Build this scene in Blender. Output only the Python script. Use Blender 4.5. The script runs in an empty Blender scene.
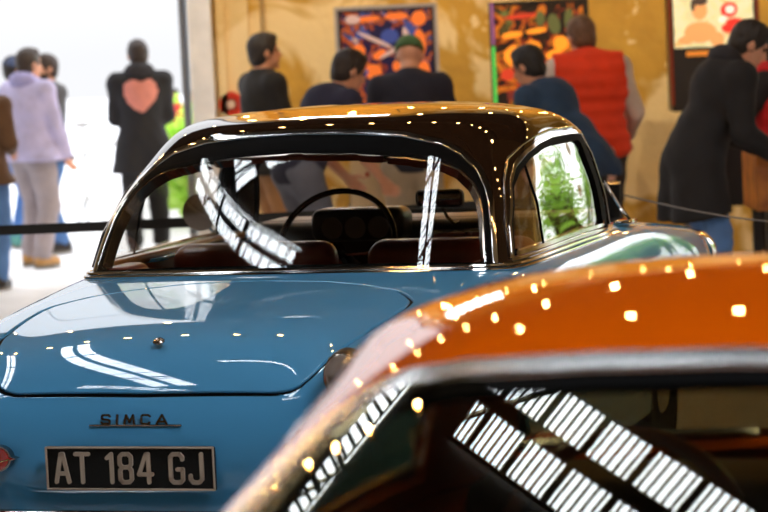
import bpy, bmesh, math, random
import numpy as np
from mathutils import Vector, Matrix, Euler
WORLD_SUNSIDE = 3.0
SKYLIGHT = 22.0
BULB = 260.0
# rooflights: centre x, y, width, length, turn (deg, anticlockwise from along the hall), thin bar pitch, bars per bay, double row
SKYLIGHTS = [(-5.02, 11.85, .80, 12.5, 0, .115, 9, True), (-1.29, 3.7, .76, 1.6, 0, .07, 9, True), (-5.74, 5.60, .30, 2.0, 40, .085, 6, True),
             (-.27, 8.67, .66, 2.7, 40, .06, 6, True), (-2.42, 9.80, .20, 1.5, 117, .09, 1, False), (5.6, -1.0, 3.6, 7.5, 0, .3, 5, True)]  # last entry is an unseen extra, added to make up lost light
BULB_ROWS = [(4.65, 3.5, -.86, -.34, .125), (7.4, 3.5, .1, 4, .40), (10.2, 3.5, -4, 4.2, .36), (14.0, 3.5, -5, 5, .9), (18.1, 3.35, -1.0, 4.6, .42)]
WALL_FILL = 260.0
# ------------------------------------------------------------------ surfaces
def spline_matrix(t, T):
    """rows of weights: natural cubic spline through knots t evaluated at T"""
    n = len(t); h = np.diff(t); A = np.zeros((n, n)); B = np.zeros((n, n))
    A[0, 0] = A[-1, -1] = 1
    for i in range(1, n-1):
        A[i, i-1] = h[i-1]; A[i, i] = 2*(h[i-1]+h[i]); A[i, i+1] = h[i]
        B[i, i-1] = 6/h[i-1]; B[i, i] = -6/h[i-1]-6/h[i]; B[i, i+1] = 6/h[i]
    M = np.linalg.solve(A, B); W = np.zeros((len(T), n))
    for r, x in enumerate(T):
        i = min(max(np.searchsorted(t, x)-1, 0), n-2)
        a = (t[i+1]-x)/h[i]; b = 1-a
        W[r, i] += a; W[r, i+1] += b
        W[r] += ((a**3-a)*M[i]+(b**3-b)*M[i+1])*h[i]**2/6
    return W

def fine_params(t, n):
    out = []
    for i in range(len(t)-1):
        out += list(np.linspace(t[i], t[i+1], n, endpoint=False))
    return np.array(out+[t[-1]])

class Surf:
    """smooth surface through a grid of control points; P[u, v, 3] fine grid"""
    def __init__(s, G, nu, nv, flip=False, su=None, sv=None, smooth=0):
        G = np.array(G, float)
        def chord(G, ax):
            d = np.linalg.norm(np.diff(G, axis=ax), axis=2).mean(axis=1-ax)
            return np.concatenate([[0], np.cumsum(np.maximum(d, 1e-3))])
        s.tu = chord(G, 0) if su is None else np.array(su, float); s.tv = chord(G, 1) if sv is None else np.array(sv, float)
        s.U = fine_params(s.tu, nu); s.V = fine_params(s.tv, nv)
        Wu = spline_matrix(s.tu, s.U); Wv = spline_matrix(s.tv, s.V)
        s.P = np.einsum('ai,bj,ijk->abk', Wu, Wv, G)
        if smooth: s.soften(smooth)
        s.flip = flip; s.normals()
    def soften(s, sg):
        """gaussian fairing of the fine grid along both directions, ends kept"""
        k = np.exp(-.5*(np.arange(-3*sg, 3*sg+1)/sg)**2); k /= k.sum(); m = 3*sg
        for ax in (0, 1):
            P = np.moveaxis(s.P, ax, 0); n = len(P)
            pre = 2*P[0]-P[m:0:-1]; post = 2*P[-1]-P[-2:-m-2:-1]; Q = np.concatenate([pre, P, post])
            s.P = np.moveaxis(sum(k[i]*Q[i:i+n] for i in range(2*m+1)), 0, ax)
    def normals(s):
        du = np.gradient(s.P, axis=0); dv = np.gradient(s.P, axis=1)
        n = np.cross(du, dv); l = np.linalg.norm(n, axis=2, keepdims=True)
        n = n/np.maximum(l, 1e-12)
        s.N = -n if s.flip else n
    def crop(s, u0, u1):
        s.P = s.P[u0:u1]; s.N = s.N[u0:u1]; s.U = s.U[u0:u1]; return s
    x = property(lambda s: s.P[..., 0]); y = property(lambda s: s.P[..., 1]); z = property(lambda s: s.P[..., 2])

def sd_poly(X, Y, poly, r=0.0):
    """signed distance, positive inside, to a polygon whose corners are rounded by r (polygon is inset by r first at its corners)"""
    poly = np.array(poly, float); n = len(poly)
    area = 0.5*sum(poly[i][0]*poly[(i+1) % n][1]-poly[(i+1) % n][0]*poly[i][1] for i in range(n))
    if area < 0: poly = poly[::-1]
    if r > 0:
        q = []
        for i in range(n):
            a, b, c = poly[i-1], poly[i], poly[(i+1) % n]
            d1 = (b-a)/np.linalg.norm(b-a); d2 = (c-b)/np.linalg.norm(c-b)
            n1 = np.array([-d1[1], d1[0]]); n2 = np.array([-d2[1], d2[0]])
            m = (n1+n2); q.append(b+m*r/max(1e-6, (1+n1@n2)))
        poly = np.array(q)
    d = np.full(X.shape, 1e9); inside = np.zeros(X.shape, bool)
    for i in range(n):
        a, b = poly[i], poly[(i+1) % n]; e = b-a
        wx, wy = X-a[0], Y-a[1]
        t = np.clip((wx*e[0]+wy*e[1])/max(e@e, 1e-12), 0, 1)
        d = np.minimum(d, np.hypot(wx-e[0]*t, wy-e[1]*t))
        c = ((a[1] <= Y) & (b[1] > Y)) | ((b[1] <= Y) & (a[1] > Y))
        with np.errstate(divide='ignore', invalid='ignore'):
            xi = a[0]+(Y-a[1])*e[0]/np.where(abs(e[1]) < 1e-12, 1e-12, e[1])
        inside ^= c & (X < xi)
    return np.where(inside, d, -d)+r

def mirror_rows(rows):
    """rows of right-half points (x>=0, first on the centreline) -> full rows left..right"""
    return [[(-x, y, z) for x, y, z in r[:0:-1]]+list(r) for r in rows]

# ------------------------------------------------------------------ blue saloon: lower body, hoops from the rear apron to the nose
BODY = [
 [(0,.02,.44),(.2,.02,.44),(.38,.03,.44),(.5,.05,.44),(.58,.08,.44),(.66,.13,.43),(.72,.22,.42),(.745,.30,.36),(.72,.34,.26)],
 [(0,.0,.555),(.2,.0,.555),(.38,.01,.555),(.5,.03,.555),(.585,.06,.555),(.67,.12,.545),(.73,.22,.52),(.755,.34,.42),(.735,.42,.26)],
 [(0,.045,.67),(.2,.05,.67),(.38,.055,.67),(.49,.05,.675),(.58,.035,.68),(.67,.10,.67),(.735,.25,.62),(.765,.40,.48),(.74,.52,.26)],
 [(0,.115,.76),(.2,.12,.758),(.385,.125,.75),(.48,.11,.747),(.57,.05,.765),(.67,.13,.755),(.742,.32,.70),(.77,.50,.52),(.745,.64,.26)],
 [(0,.215,.845),(.2,.22,.842),(.40,.225,.822),(.49,.21,.805),(.57,.13,.825),(.67,.22,.805),(.748,.44,.745),(.775,.62,.55),(.75,.78,.26)],
 [(0,.40,.888),(.2,.41,.886),(.42,.42,.868),(.52,.42,.852),(.59,.38,.862),(.68,.44,.835),(.757,.60,.77),(.78,.80,.58),(.755,.95,.26)],
 [(0,.72,.912),(.22,.73,.910),(.45,.75,.900),(.56,.75,.892),(.625,.74,.893),(.705,.76,.868),(.767,.86,.79),(.785,1.0,.6),(.76,1.15,.26)],
 [(0,1.05,.932),(.25,1.06,.930),(.49,1.08,.922),(.60,1.1,.916),(.665,1.1,.912),(.73,1.12,.885),(.775,1.16,.80),(.785,1.25,.6),(.76,1.35,.26)],
 [(0,1.36,.950),(.27,1.36,.948),(.52,1.38,.942),(.64,1.40,.936),(.69,1.40,.930),(.742,1.42,.90),(.78,1.44,.81),(.785,1.5,.6),(.76,1.55,.26)],
 [(0,1.9,.955),(.28,1.9,.955),(.54,1.9,.95),(.665,1.9,.943),(.705,1.9,.935),(.752,1.9,.90),(.785,1.9,.81),(.79,1.9,.6),(.76,1.9,.26)],
 [(0,2.5,.958),(.28,2.5,.958),(.54,2.5,.953),(.67,2.5,.945),(.715,2.5,.937),(.76,2.5,.90),(.79,2.5,.81),(.795,2.5,.6),(.76,2.5,.26)],
 [(0,2.95,.965),(.28,2.95,.96),(.54,2.94,.95),(.67,2.92,.94),(.73,2.92,.935),(.782,2.92,.90),(.803,2.92,.80),(.80,2.92,.59),(.76,2.92,.26)],
 [(0,3.3,.945),(.27,3.3,.935),(.5,3.3,.905),(.64,3.3,.895),(.74,3.3,.912),(.80,3.3,.88),(.822,3.3,.78),(.81,3.3,.58),(.77,3.3,.26)],
 [(0,3.72,.905),(.25,3.72,.89),(.45,3.74,.85),(.59,3.76,.835),(.72,3.8,.868),(.80,3.78,.84),(.83,3.74,.75),(.82,3.7,.56),(.77,3.65,.26)],
 [(0,3.98,.85),(.24,3.99,.83),(.44,4.02,.79),(.58,4.06,.77),(.71,4.10,.80),(.79,4.05,.785),(.822,3.98,.71),(.81,3.92,.54),(.765,3.86,.26)],
 [(0,4.08,.72),(.23,4.09,.70),(.43,4.11,.67),(.57,4.14,.655),(.70,4.17,.66),(.78,4.12,.645),(.81,4.05,.59),(.80,3.98,.46),(.755,3.93,.26)],
 [(0,4.08,.50),(.23,4.09,.49),(.43,4.10,.48),(.57,4.12,.47),(.69,4.14,.46),(.76,4.1,.45),(.79,4.05,.41),(.775,3.98,.35),(.735,3.94,.26)],
]
def ring(rear_to_front):
    r = list(rear_to_front)
    left = [(-x, y, z) for x, y, z in r[::-1]]           # front centre (left copy) .. rear centre
    return left[:-1]+r                                     # front centre -> left side -> rear centre -> right side -> front centre
CABIN = [
 [(0,1.165,.945),(.33,1.195,.942),(.57,1.25,.937),(.648,1.30,.933),(.675,1.39,.930),(.695,1.8,.930),(.705,2.3,.930),(.69,2.66,.925),(.63,2.84,.925),(.36,2.99,.94),(0,3.04,.95)],
 [(0,1.265,1.10),(.32,1.29,1.10),(.535,1.345,1.10),(.612,1.40,1.10),(.645,1.50,1.10),(.668,1.85,1.10),(.68,2.3,1.10),(.668,2.65,1.10),(.60,2.79,1.10),(.34,2.90,1.10),(0,2.94,1.10)],
 [(0,1.335,1.205),(.30,1.36,1.203),(.495,1.42,1.20),(.572,1.49,1.198),(.612,1.60,1.195),(.645,1.9,1.192),(.655,2.3,1.19),(.645,2.62,1.19),(.575,2.735,1.20),(.32,2.82,1.21),(0,2.85,1.215)],
 [(0,1.395,1.295),(.28,1.425,1.292),(.44,1.49,1.285),(.52,1.57,1.28),(.577,1.70,1.278),(.62,1.95,1.276),(.63,2.3,1.272),(.62,2.59,1.267),(.545,2.67,1.275),(.30,2.74,1.292),(0,2.76,1.298)],
 [(0,1.47,1.355),(.265,1.50,1.352),(.41,1.57,1.345),(.49,1.66,1.34),(.545,1.79,1.337),(.585,2.0,1.335),(.597,2.3,1.33),(.58,2.52,1.32),(.50,2.60,1.325),(.28,2.65,1.34),(0,2.67,1.345)],
 [(0,1.63,1.388),(.23,1.67,1.386),(.35,1.73,1.387),(.42,1.80,1.384),(.465,1.90,1.382),(.49,2.07,1.380),(.49,2.27,1.375),(.475,2.40,1.370),(.40,2.46,1.372),(.22,2.49,1.381),(0,2.50,1.385)],
 [(0,1.88,1.406),(.11,1.89,1.4055),(.17,1.92,1.405),(.205,1.96,1.4045),(.225,2.0,1.404),(.235,2.08,1.404),(.235,2.15,1.4035),(.23,2.20,1.403),(.195,2.23,1.4025),(.11,2.25,1.403),(0,2.26,1.404)],
 [(0,2.0,1.409),(0.01,2.01,1.409),(.01,2.02,1.409),(.01,2.04,1.409),(.01,2.05,1.409),(.01,2.07,1.409),(.01,2.09,1.409),(.01,2.11,1.409),(.01,2.13,1.409),(.005,2.14,1.409),(0,2.15,1.409)],
]
def body_surf(nu=10, nv=8): return Surf(mirror_rows(BODY), nu, nv, flip=True, smooth=5)
def cabin_surf(nu=8, nv=10): return Surf([ring(r) for r in CABIN], nu, nv, flip=True)
COUPE = [
 [(0,.915,.86),(.42,.94,.86),(.64,1.04,.86),(.70,1.17,.86),(.725,1.42,.86),(.73,1.8,.86),(.73,2.3,.86),(.70,2.7,.86),(.62,2.9,.87),(.35,3.05,.88),(0,3.1,.88)],
 [(0,1.16,.98),(.38,1.175,.98),(.565,1.25,.98),(.635,1.35,.98),(.665,1.55,.98),(.70,1.85,.98),(.70,2.25,.98),(.67,2.6,.98),(.59,2.76,.99),(.33,2.88,1.0),(0,2.92,1.0)],
 [(0,1.365,1.08),(.34,1.375,1.08),(.495,1.43,1.08),(.56,1.52,1.08),(.60,1.67,1.08),(.635,1.9,1.08),(.665,2.25,1.08),(.64,2.5,1.08),(.55,2.63,1.09),(.3,2.73,1.10),(0,2.76,1.1)],
 [(0,1.541,1.165),(.30,1.548,1.164),(.425,1.58,1.16),(.485,1.65,1.16),(.535,1.77,1.16),(.58,1.96,1.16),(.62,2.2,1.16),(.60,2.42,1.16),(.52,2.52,1.17),(.28,2.60,1.18),(0,2.62,1.18)],
 [(0,1.665,1.225),(.265,1.67,1.222),(.375,1.70,1.218),(.43,1.77,1.216),(.475,1.87,1.215),(.535,2.02,1.214),(.54,2.2,1.214),(.52,2.36,1.214),(.45,2.44,1.218),(.24,2.50,1.225),(0,2.51,1.228)],
 [(0,1.88,1.272),(.19,1.89,1.270),(.28,1.92,1.267),(.33,1.96,1.265),(.36,2.01,1.264),(.38,2.09,1.263),(.385,2.18,1.263),(.37,2.26,1.263),(.31,2.31,1.265),(.17,2.34,1.268),(0,2.35,1.270)],
 [(0,2.0,1.289),(.08,2.01,1.2885),(.12,2.02,1.288),(.145,2.04,1.2875),(.16,2.06,1.287),(.17,2.10,1.2865),(.17,2.15,1.2865),(.16,2.18,1.287),(.13,2.20,1.2875),(.07,2.22,1.288),(0,2.23,1.288)],
 [(0,2.07,1.293),(0.005,2.075,1.293),(.006,2.08,1.293),(.006,2.09,1.293),(.006,2.10,1.293),(.006,2.11,1.293),(.006,2.12,1.293),(.006,2.13,1.293),(.005,2.14,1.293),(.003,2.145,1.293),(0,2.15,1.293)],
]
def coupe_surf(nu=8,nv=10): return Surf([ring(r) for r in COUPE],nu,nv,flip=True)
# ------------------------------------------------------------------ blender helpers
C = bpy.context.scene.collection
PI = math.pi
def col4(c): return (c[0], c[1], c[2], 1.0)
def srgb(r, g, b):
    f = lambda v: (v/255/12.92) if v/255 <= .04045 else ((v/255+.055)/1.055)**2.4
    return (f(r), f(g), f(b))
MATS = {}
def mat(name, base=(.5, .5, .5), rough=.5, metal=0.0, coat=0.0, spec=.5, emit=None, es=0.0, noise=None, bump=0.0, bscale=20, coat_rough=.03, sheen=0.0):
    """procedural principled material; noise=(colour2, scale, detail, lo, hi)"""
    if name in MATS: return MATS[name]
    m = bpy.data.materials.new(name); m.use_nodes = True; nt = m.node_tree; b = nt.nodes['Principled BSDF']
    b.inputs['Base Color'].default_value = col4(base); b.inputs['Roughness'].default_value = rough
    b.inputs['Metallic'].default_value = metal; b.inputs['Coat Weight'].default_value = coat
    b.inputs['Coat Roughness'].default_value = coat_rough; b.inputs['Specular IOR Level'].default_value = spec
    b.inputs['Sheen Weight'].default_value = sheen
    if emit: b.inputs['Emission Color'].default_value = col4(emit); b.inputs['Emission Strength'].default_value = es
    tc = nt.nodes.new('ShaderNodeTexCoord')
    if noise:
        c2, sc, det, lo, hi = noise
        n = nt.nodes.new('ShaderNodeTexNoise'); n.inputs['Scale'].default_value = sc; n.inputs['Detail'].default_value = det
        nt.links.new(tc.outputs['Object'], n.inputs['Vector'])
        r = nt.nodes.new('ShaderNodeValToRGB'); r.color_ramp.elements[0].position = lo; r.color_ramp.elements[1].position = hi
        r.color_ramp.elements[0].color = col4(base); r.color_ramp.elements[1].color = col4(c2)
        nt.links.new(n.outputs['Fac'], r.inputs['Fac']); nt.links.new(r.outputs['Color'], b.inputs['Base Color'])
    if bump:
        n = nt.nodes.new('ShaderNodeTexNoise'); n.inputs['Scale'].default_value = bscale; n.inputs['Detail'].default_value = 6
        nt.links.new(tc.outputs['Object'], n.inputs['Vector'])
        bp = nt.nodes.new('ShaderNodeBump'); bp.inputs['Strength'].default_value = bump; bp.inputs['Distance'].default_value = .02
        nt.links.new(n.outputs['Fac'], bp.inputs['Height']); nt.links.new(bp.outputs['Normal'], b.inputs['Normal'])
    MATS[name] = m; return m
def glass_mat(name, tint, f0=.05, refl=(1, 1, 1)):
    """thin pane: Schlick reflectance, the same from both sides, over a tinted see-through"""
    m = bpy.data.materials.new(name); m.use_nodes = True; nt = m.node_tree; nt.nodes.clear(); L = nt.links.new
    o = nt.nodes.new('ShaderNodeOutputMaterial'); mx = nt.nodes.new('ShaderNodeMixShader'); lw = nt.nodes.new('ShaderNodeLayerWeight')
    lw.inputs['Blend'].default_value = .5
    p = nt.nodes.new('ShaderNodeMath'); p.operation = 'POWER'; p.inputs[1].default_value = 5.0; L(lw.outputs['Facing'], p.inputs[0])
    q = nt.nodes.new('ShaderNodeMath'); q.operation = 'MULTIPLY_ADD'; q.inputs[1].default_value = 1-f0; q.inputs[2].default_value = f0; L(p.outputs[0], q.inputs[0])
    t = nt.nodes.new('ShaderNodeBsdfTransparent'); g = nt.nodes.new('ShaderNodeBsdfGlossy'); t.inputs['Color'].default_value = col4(tint)
    g.inputs['Roughness'].default_value = 0.0; g.inputs['Color'].default_value = col4(refl)
    L(q.outputs[0], mx.inputs[0]); L(t.outputs[0], mx.inputs[1]); L(g.outputs[0], mx.inputs[2]); L(mx.outputs[0], o.inputs['Surface']); MATS[name] = m; return m

def link_obj(name, me, m, parent=None, label=None):
    ob = bpy.data.objects.new(name, me); C.objects.link(ob)
    if m is not None: me.materials.append(m)
    if parent is not None: ob.parent = parent
    if label: ob['label'] = label
    return ob
def tag(o, label, cat, group=None, kind=None):
    o['label'] = label; o['category'] = cat
    if group: o['group'] = group
    if kind: o['kind'] = kind
    return o
def thing(name, label, cat, loc=(0, 0, 0), rz=0.0, group=None):
    o = bpy.data.objects.new(name, None); C.objects.link(o); o.location = loc; o.rotation_euler = (0, 0, rz)
    o.empty_display_size = .1
    return tag(o, label, cat, group)
def struct(o): o['kind'] = 'structure'; return o

class MB:
    """collects simple solids into ONE mesh"""
    def __init__(s): s.bm = bmesh.new()
    def add(s, verts, faces):
        v = [s.bm.verts.new(p) for p in verts]
        for f in faces:
            try: s.bm.faces.new([v[i] for i in f])
            except ValueError: pass
        return s
    def box(s, c, d, rz=0.0, rx=0.0, ry=0.0, bev=0.0, seg=2):
        M = Matrix.Translation(c) @ Euler((rx, ry, rz)).to_matrix().to_4x4() @ Matrix.Diagonal((d[0], d[1], d[2], 1))
        r = bmesh.ops.create_cube(s.bm, size=1.0, matrix=M)
        if bev: 
            ed = list({e for v in r['verts'] for e in v.link_edges})
            bmesh.ops.bevel(s.bm, geom=ed, offset=bev, segments=seg, affect='EDGES', profile=.5)
        return s
    def cyl(s, a, b, r, r2=None, seg=20, caps=True):
        a, b = Vector(a), Vector(b); d = b-a; r2 = r if r2 is None else r2
        M = Matrix.Translation((a+b)/2) @ d.to_track_quat('Z', 'Y').to_matrix().to_4x4()
        bmesh.ops.create_cone(s.bm, cap_ends=caps, segments=seg, radius1=r, radius2=r2, depth=d.length, matrix=M); return s
    def ball(s, c, r, seg=16, sc=(1, 1, 1)):
        M = Matrix.Translation(c) @ Matrix.Diagonal((sc[0], sc[1], sc[2], 1))
        bmesh.ops.create_uvsphere(s.bm, u_segments=seg, v_segments=max(6, seg//2), radius=r, matrix=M); return s
    def tube(s, pts, r, seg=10, closed=False, caps=True):
        pts = [Vector(p) for p in pts]; n = len(pts); rings = []; up = Vector((0, 0, 1)); prev = None
        for i, p in enumerate(pts):
            if closed: t = pts[(i+1) % n]-pts[i-1]
            else: t = pts[min(i+1, n-1)]-pts[max(i-1, 0)]
            t.normalize()
            if prev is None:
                x = t.cross(up)
                if x.length < .05: x = t.cross(Vector((1, 0, 0)))
            else: x = prev-t*prev.dot(t)
            x.normalize(); prev = x; y = t.cross(x); rr = r[i] if isinstance(r, (list, tuple)) else r
            rings.append([s.bm.verts.new(p+(x*math.cos(2*PI*k/seg)+y*math.sin(2*PI*k/seg))*rr) for k in range(seg)])
        m = n if closed else n-1
        for i in range(m):
            A, B = rings[i], rings[(i+1) % n]
            for k in range(seg): s.bm.faces.new([A[k], A[(k+1) % seg], B[(k+1) % seg], B[k]])
        if not closed and caps: s.bm.faces.new(rings[0][::-1]); s.bm.faces.new(rings[-1])
        return s
    def lathe(s, prof, c=(0, 0, 0), axis='Z', seg=32):
        """prof: (radius, height) list around the axis through c"""
        rings = []
        for r, h in prof:
            row = []
            for k in range(seg):
                a = 2*PI*k/seg; x, y = r*math.cos(a), r*math.sin(a)
                p = {'Z': (x, y, h), 'X': (h, x, y), 'Y': (x, h, y)}[axis]
                row.append(s.bm.verts.new((p[0]+c[0], p[1]+c[1], p[2]+c[2])))
            rings.append(row)
        for i in range(len(rings)-1):
            for k in range(seg):
                s.bm.faces.new([rings[i][k], rings[i][(k+1) % seg], rings[i+1][(k+1) % seg], rings[i+1][k]])
        for row in (rings[0], rings[-1]):
            try: s.bm.faces.new(row)
            except ValueError: pass
        return s
    def prism(s, poly, h0, h1, plane='XY', M=None):
        def P(a, b, h): return Vector({'XY': (a, b, h), 'XZ': (a, h, b), 'YZ': (h, a, b)}[plane])
        A = [s.bm.verts.new((M @ P(a, b, h0)) if M else P(a, b, h0)) for a, b in poly]
        B = [s.bm.verts.new((M @ P(a, b, h1)) if M else P(a, b, h1)) for a, b in poly]
        s.bm.faces.new(A[::-1]); s.bm.faces.new(B); n = len(poly)
        for i in range(n): s.bm.faces.new([A[i], A[(i+1) % n], B[(i+1) % n], B[i]])
        return s
    def build(s, name, m, parent=None, smooth=True, label=None, ang=35, M=None, bevel=0.0):
        if M is not None: s.bm.transform(M)
        bmesh.ops.recalc_face_normals(s.bm, faces=s.bm.faces[:])
        me = bpy.data.meshes.new(name); s.bm.to_mesh(me); s.bm.free()
        if smooth:
            me.polygons.foreach_set('use_smooth', [True]*len(me.polygons))
            me.set_sharp_from_angle(angle=math.radians(ang))
        o = link_obj(name, me, m, parent, label)
        if bevel:
            b = o.modifiers.new('bevel', 'BEVEL'); b.width = bevel; b.segments = 2; b.limit_method = 'ANGLE'
        return o
def copy_tree(o, parent=None):
    c = o.copy(); C.objects.link(c)
    if parent is not None: c.parent = parent
    for ch in list(o.children): copy_tree(ch, c)
    return c

def panel(name, S, g, m, parent, off=0.0, prof=((0.0, -.012),), back=False, label=None):
    """the part of surface S where g > 0, cut along g = 0, raised by off along the normal; prof: (outwards, along normal) steps of the rolled edge"""
    nu, nv = g.shape; P = S.P; N = S.N; verts = []; nor = []; faces = []; idx = {}
    def vert(key, p, n):
        if key not in idx:
            idx[key] = len(verts); verts.append(p+n*off); nor.append(n)
        return idx[key]
    def corner(i, j): return vert((i, j), P[i, j], N[i, j])
    def cut(i, j, k, l):
        key = ((i, j), (k, l)) if (i, j) < (k, l) else ((k, l), (i, j))
        (a, b), (c, d) = key; ga, gb = g[a, b], g[c, d]; t = ga/(ga-gb)
        n = N[a, b]*(1-t)+N[c, d]*t; l_ = np.linalg.norm(n)
        return vert(key, P[a, b]*(1-t)+P[c, d]*t, n/max(l_, 1e-9))
    pos = g > 0
    act = pos[:-1, :-1] | pos[1:, :-1] | pos[:-1, 1:] | pos[1:, 1:]
    for i, j in zip(*np.nonzero(act)):
        q = [(i, j), (i+1, j), (i+1, j+1), (i, j+1)]; f = []
        for a in range(4):
            A, B_ = q[a], q[(a+1) % 4]; pa, pb = pos[A], pos[B_]
            if pa: f.append(corner(*A))
            if pa != pb: f.append(cut(A[0], A[1], B_[0], B_[1]))
        g_ = []
        for v in f:
            if not g_ or np.abs(verts[v]-verts[g_[-1]]).max() > 1e-7: g_.append(v)
        if len(g_) > 2 and np.abs(verts[g_[0]]-verts[g_[-1]]).max() <= 1e-7: g_.pop()
        if len(g_) >= 3: faces.append(g_)
    if not faces: print('EMPTY PANEL', name); return None
    # merge coincident
    V = np.array(verts); NN = np.array(nor)
    key = {}; remap = np.zeros(len(V), int); keep = []
    for i, p in enumerate(np.round(V, 6)):
        k = (p[0], p[1], p[2])
        if k not in key: key[k] = len(keep); keep.append(i)
        remap[i] = key[k]
    V = V[keep]; NN = NN[keep]; F = []
    for f in faces:
        h = []
        for v in f:
            w = int(remap[v])
            if not h or h[-1] != w: h.append(w)
        if len(h) > 1 and h[0] == h[-1]: h.pop()
        if len(set(h)) >= 3:
            # orient with the surface normal
            a, b, c = V[h[0]], V[h[1]], V[h[2]]
            fn = np.zeros(3)
            for t in range(1, len(h)-1): fn += np.cross(V[h[t]]-V[h[0]], V[h[t+1]]-V[h[0]])
            if fn @ NN[h[0]] < 0: h = h[::-1]
            F.append(h)
    ec = {}
    for f in F:
        for a in range(len(f)):
            e = (f[a], f[(a+1) % len(f)]); k = (min(e), max(e)); ec.setdefault(k, []).append(e)
    bnd = [e[0] for e in ec.values() if len(e) == 1]
    out = {}
    for a, b in bnd:
        d = np.cross(V[b]-V[a], NN[a]); l_ = np.linalg.norm(d)
        if l_ < 1e-9: continue
        d = d/l_
        out[a] = out.get(a, 0)+d; out[b] = out.get(b, 0)+d
    V = list(V); LN = {}; nrm = list(NN); rings = {}
    for v, d in out.items():
        d = d/max(np.linalg.norm(d), 1e-9); row = [v]; n = NN[v]
        for s_, (o_, h_) in enumerate(prof):
            V.append(V[v]+d*o_+n*h_)
            last = s_ == len(prof)-1 
            w = 1.0 if last else (s_+1)/len(prof)
            q = n*(1-w)+d*w; nrm.append(q/np.linalg.norm(q)); row.append(len(V)-1)
        rings[v] = row
    ntop = len(F); hard = len(prof) == 1
    loops = []
    for f in F: loops += [tuple(nrm[v]) for v in f]
    allF = list(F)
    for a, b in bnd:
        if a not in rings or b not in rings: continue
        ra, rb = rings[a], rings[b]
        for k in range(len(ra)-1):
            q = [rb[k], ra[k], ra[k+1], rb[k+1]]; allF.append(q)
            for v in q:
                if hard: n_ = np.array(nrm[ra[1] if v in ra else rb[1]])
                else: n_ = np.array(nrm[v])
                loops.append(tuple(n_))
    if back:
        # closed underside
        dn = prof[-1][1]; base = {}
        for v in range(len(NN)):
            if v in rings: base[v] = rings[v][-1]
            else: V.append(V[v]+NN[v]*dn); nrm.append(-NN[v]); base[v] = len(V)-1
        for f in F:
            q = [base[v] for v in f[::-1]]; allF.append(q); loops += [tuple(-np.array(NN[v])) for v in f[::-1]]
    me = bpy.data.meshes.new(name); me.from_pydata([tuple(map(float, v)) for v in V], [], allF)
    me.polygons.foreach_set('use_smooth', [True]*len(me.polygons))
    if len(loops) == len(me.loops): me.normals_split_custom_set([tuple(map(float, l)) for l in loops])
    return link_obj(name, me, m, parent, label)
def pane_surf(y0, z0, k, a, b, wx, z1, z2, off=0.0):
    """smooth window pane y = y0 + k (z - z0) + a x^2 + b x^4"""
    xs = np.linspace(-wx, wx, 61); zs = np.linspace(z1, z2, 31); s = Surf.__new__(Surf)
    Z, X = np.meshgrid(zs, xs, indexing='ij'); s.P = np.stack([X, y0+k*(Z-z0)+a*X**2+b*X**4, Z], 2)
    n = np.stack([2*a*X+4*b*X**3, -np.ones_like(X), k*np.ones_like(X)], 2); s.N = n/np.linalg.norm(n, axis=2, keepdims=True); s.U = zs; return s
def band(g, a, b): return np.minimum(g-a, b-g)
# ------------------------------------------------------------------ camera, world, hall
scene = bpy.context.scene
scene.view_settings.view_transform = 'Standard'; scene.view_settings.look = 'None'; scene.view_settings.gamma = 1; scene.view_settings.use_curve_mapping = False
scene.view_settings.exposure = 0.17
scene.cycles.use_denoising = True; scene.cycles.max_bounces = 10; scene.cycles.transparent_max_bounces = 24
scene.cycles.sample_clamp_indirect = 8.0; scene.cycles.caustics_reflective = False; scene.cycles.caustics_refractive = False
cam = bpy.data.cameras.new('camera'); camo = bpy.data.objects.new('camera', cam); C.objects.link(camo); scene.camera = camo
cam.sensor_width = 36; cam.lens = 36*2600/768; cam.clip_start = .05; cam.clip_end = 300
camo.matrix_world = Matrix.Translation((0, 0, 1.6)) @ Matrix.Rotation(math.radians(90-4.657), 4, 'X') @ Matrix.Rotation(-math.radians(2.679), 4, 'Z')
cam.dof.use_dof = True; cam.dof.focus_distance = 7.3; cam.dof.aperture_fstop = 5.0

w = bpy.data.worlds.new('daylight'); scene.world = w; w.use_nodes = True; nt = w.node_tree; bg = nt.nodes['Background']
# hazy bright sky, brightest around the (unseen) sun high to the right
tc = nt.nodes.new('ShaderNodeTexCoord'); dp = nt.nodes.new('ShaderNodeVectorMath'); dp.operation = 'DOT_PRODUCT'
dp.inputs[1].default_value = Vector((.62, .72, .30)).normalized(); nt.links.new(tc.outputs['Generated'], dp.inputs[0])
mr = nt.nodes.new('ShaderNodeMapRange'); mr.inputs['From Min'].default_value = .86; mr.inputs['From Max'].default_value = .995
mr.inputs['To Min'].default_value = .92; mr.inputs['To Max'].default_value = WORLD_SUNSIDE; mr.clamp = True
mr.interpolation_type = 'SMOOTHSTEP'
nt.links.new(dp.outputs['Value'], mr.inputs['Value'])
sx = nt.nodes.new('ShaderNodeSeparateXYZ'); nt.links.new(tc.outputs['Generated'], sx.inputs[0])      # overcast: brighter towards the zenith
zz = nt.nodes.new('ShaderNodeMath'); zz.operation = 'MULTIPLY_ADD'; zz.use_clamp = False; zz.inputs[1].default_value = 3.0; zz.inputs[2].default_value = 1.0
zm = nt.nodes.new('ShaderNodeMath'); zm.operation = 'MAXIMUM'; zm.inputs[1].default_value = 0.0; nt.links.new(sx.outputs['Z'], zm.inputs[0]); nt.links.new(zm.outputs[0], zz.inputs[0])
ml = nt.nodes.new('ShaderNodeMath'); ml.operation = 'MULTIPLY'; nt.links.new(mr.outputs['Result'], ml.inputs[0]); nt.links.new(zz.outputs[0], ml.inputs[1])
nt.links.new(ml.outputs[0], bg.inputs['Strength'])
bg.inputs['Color'].default_value = (.93, .94, .97, 1)

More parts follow.
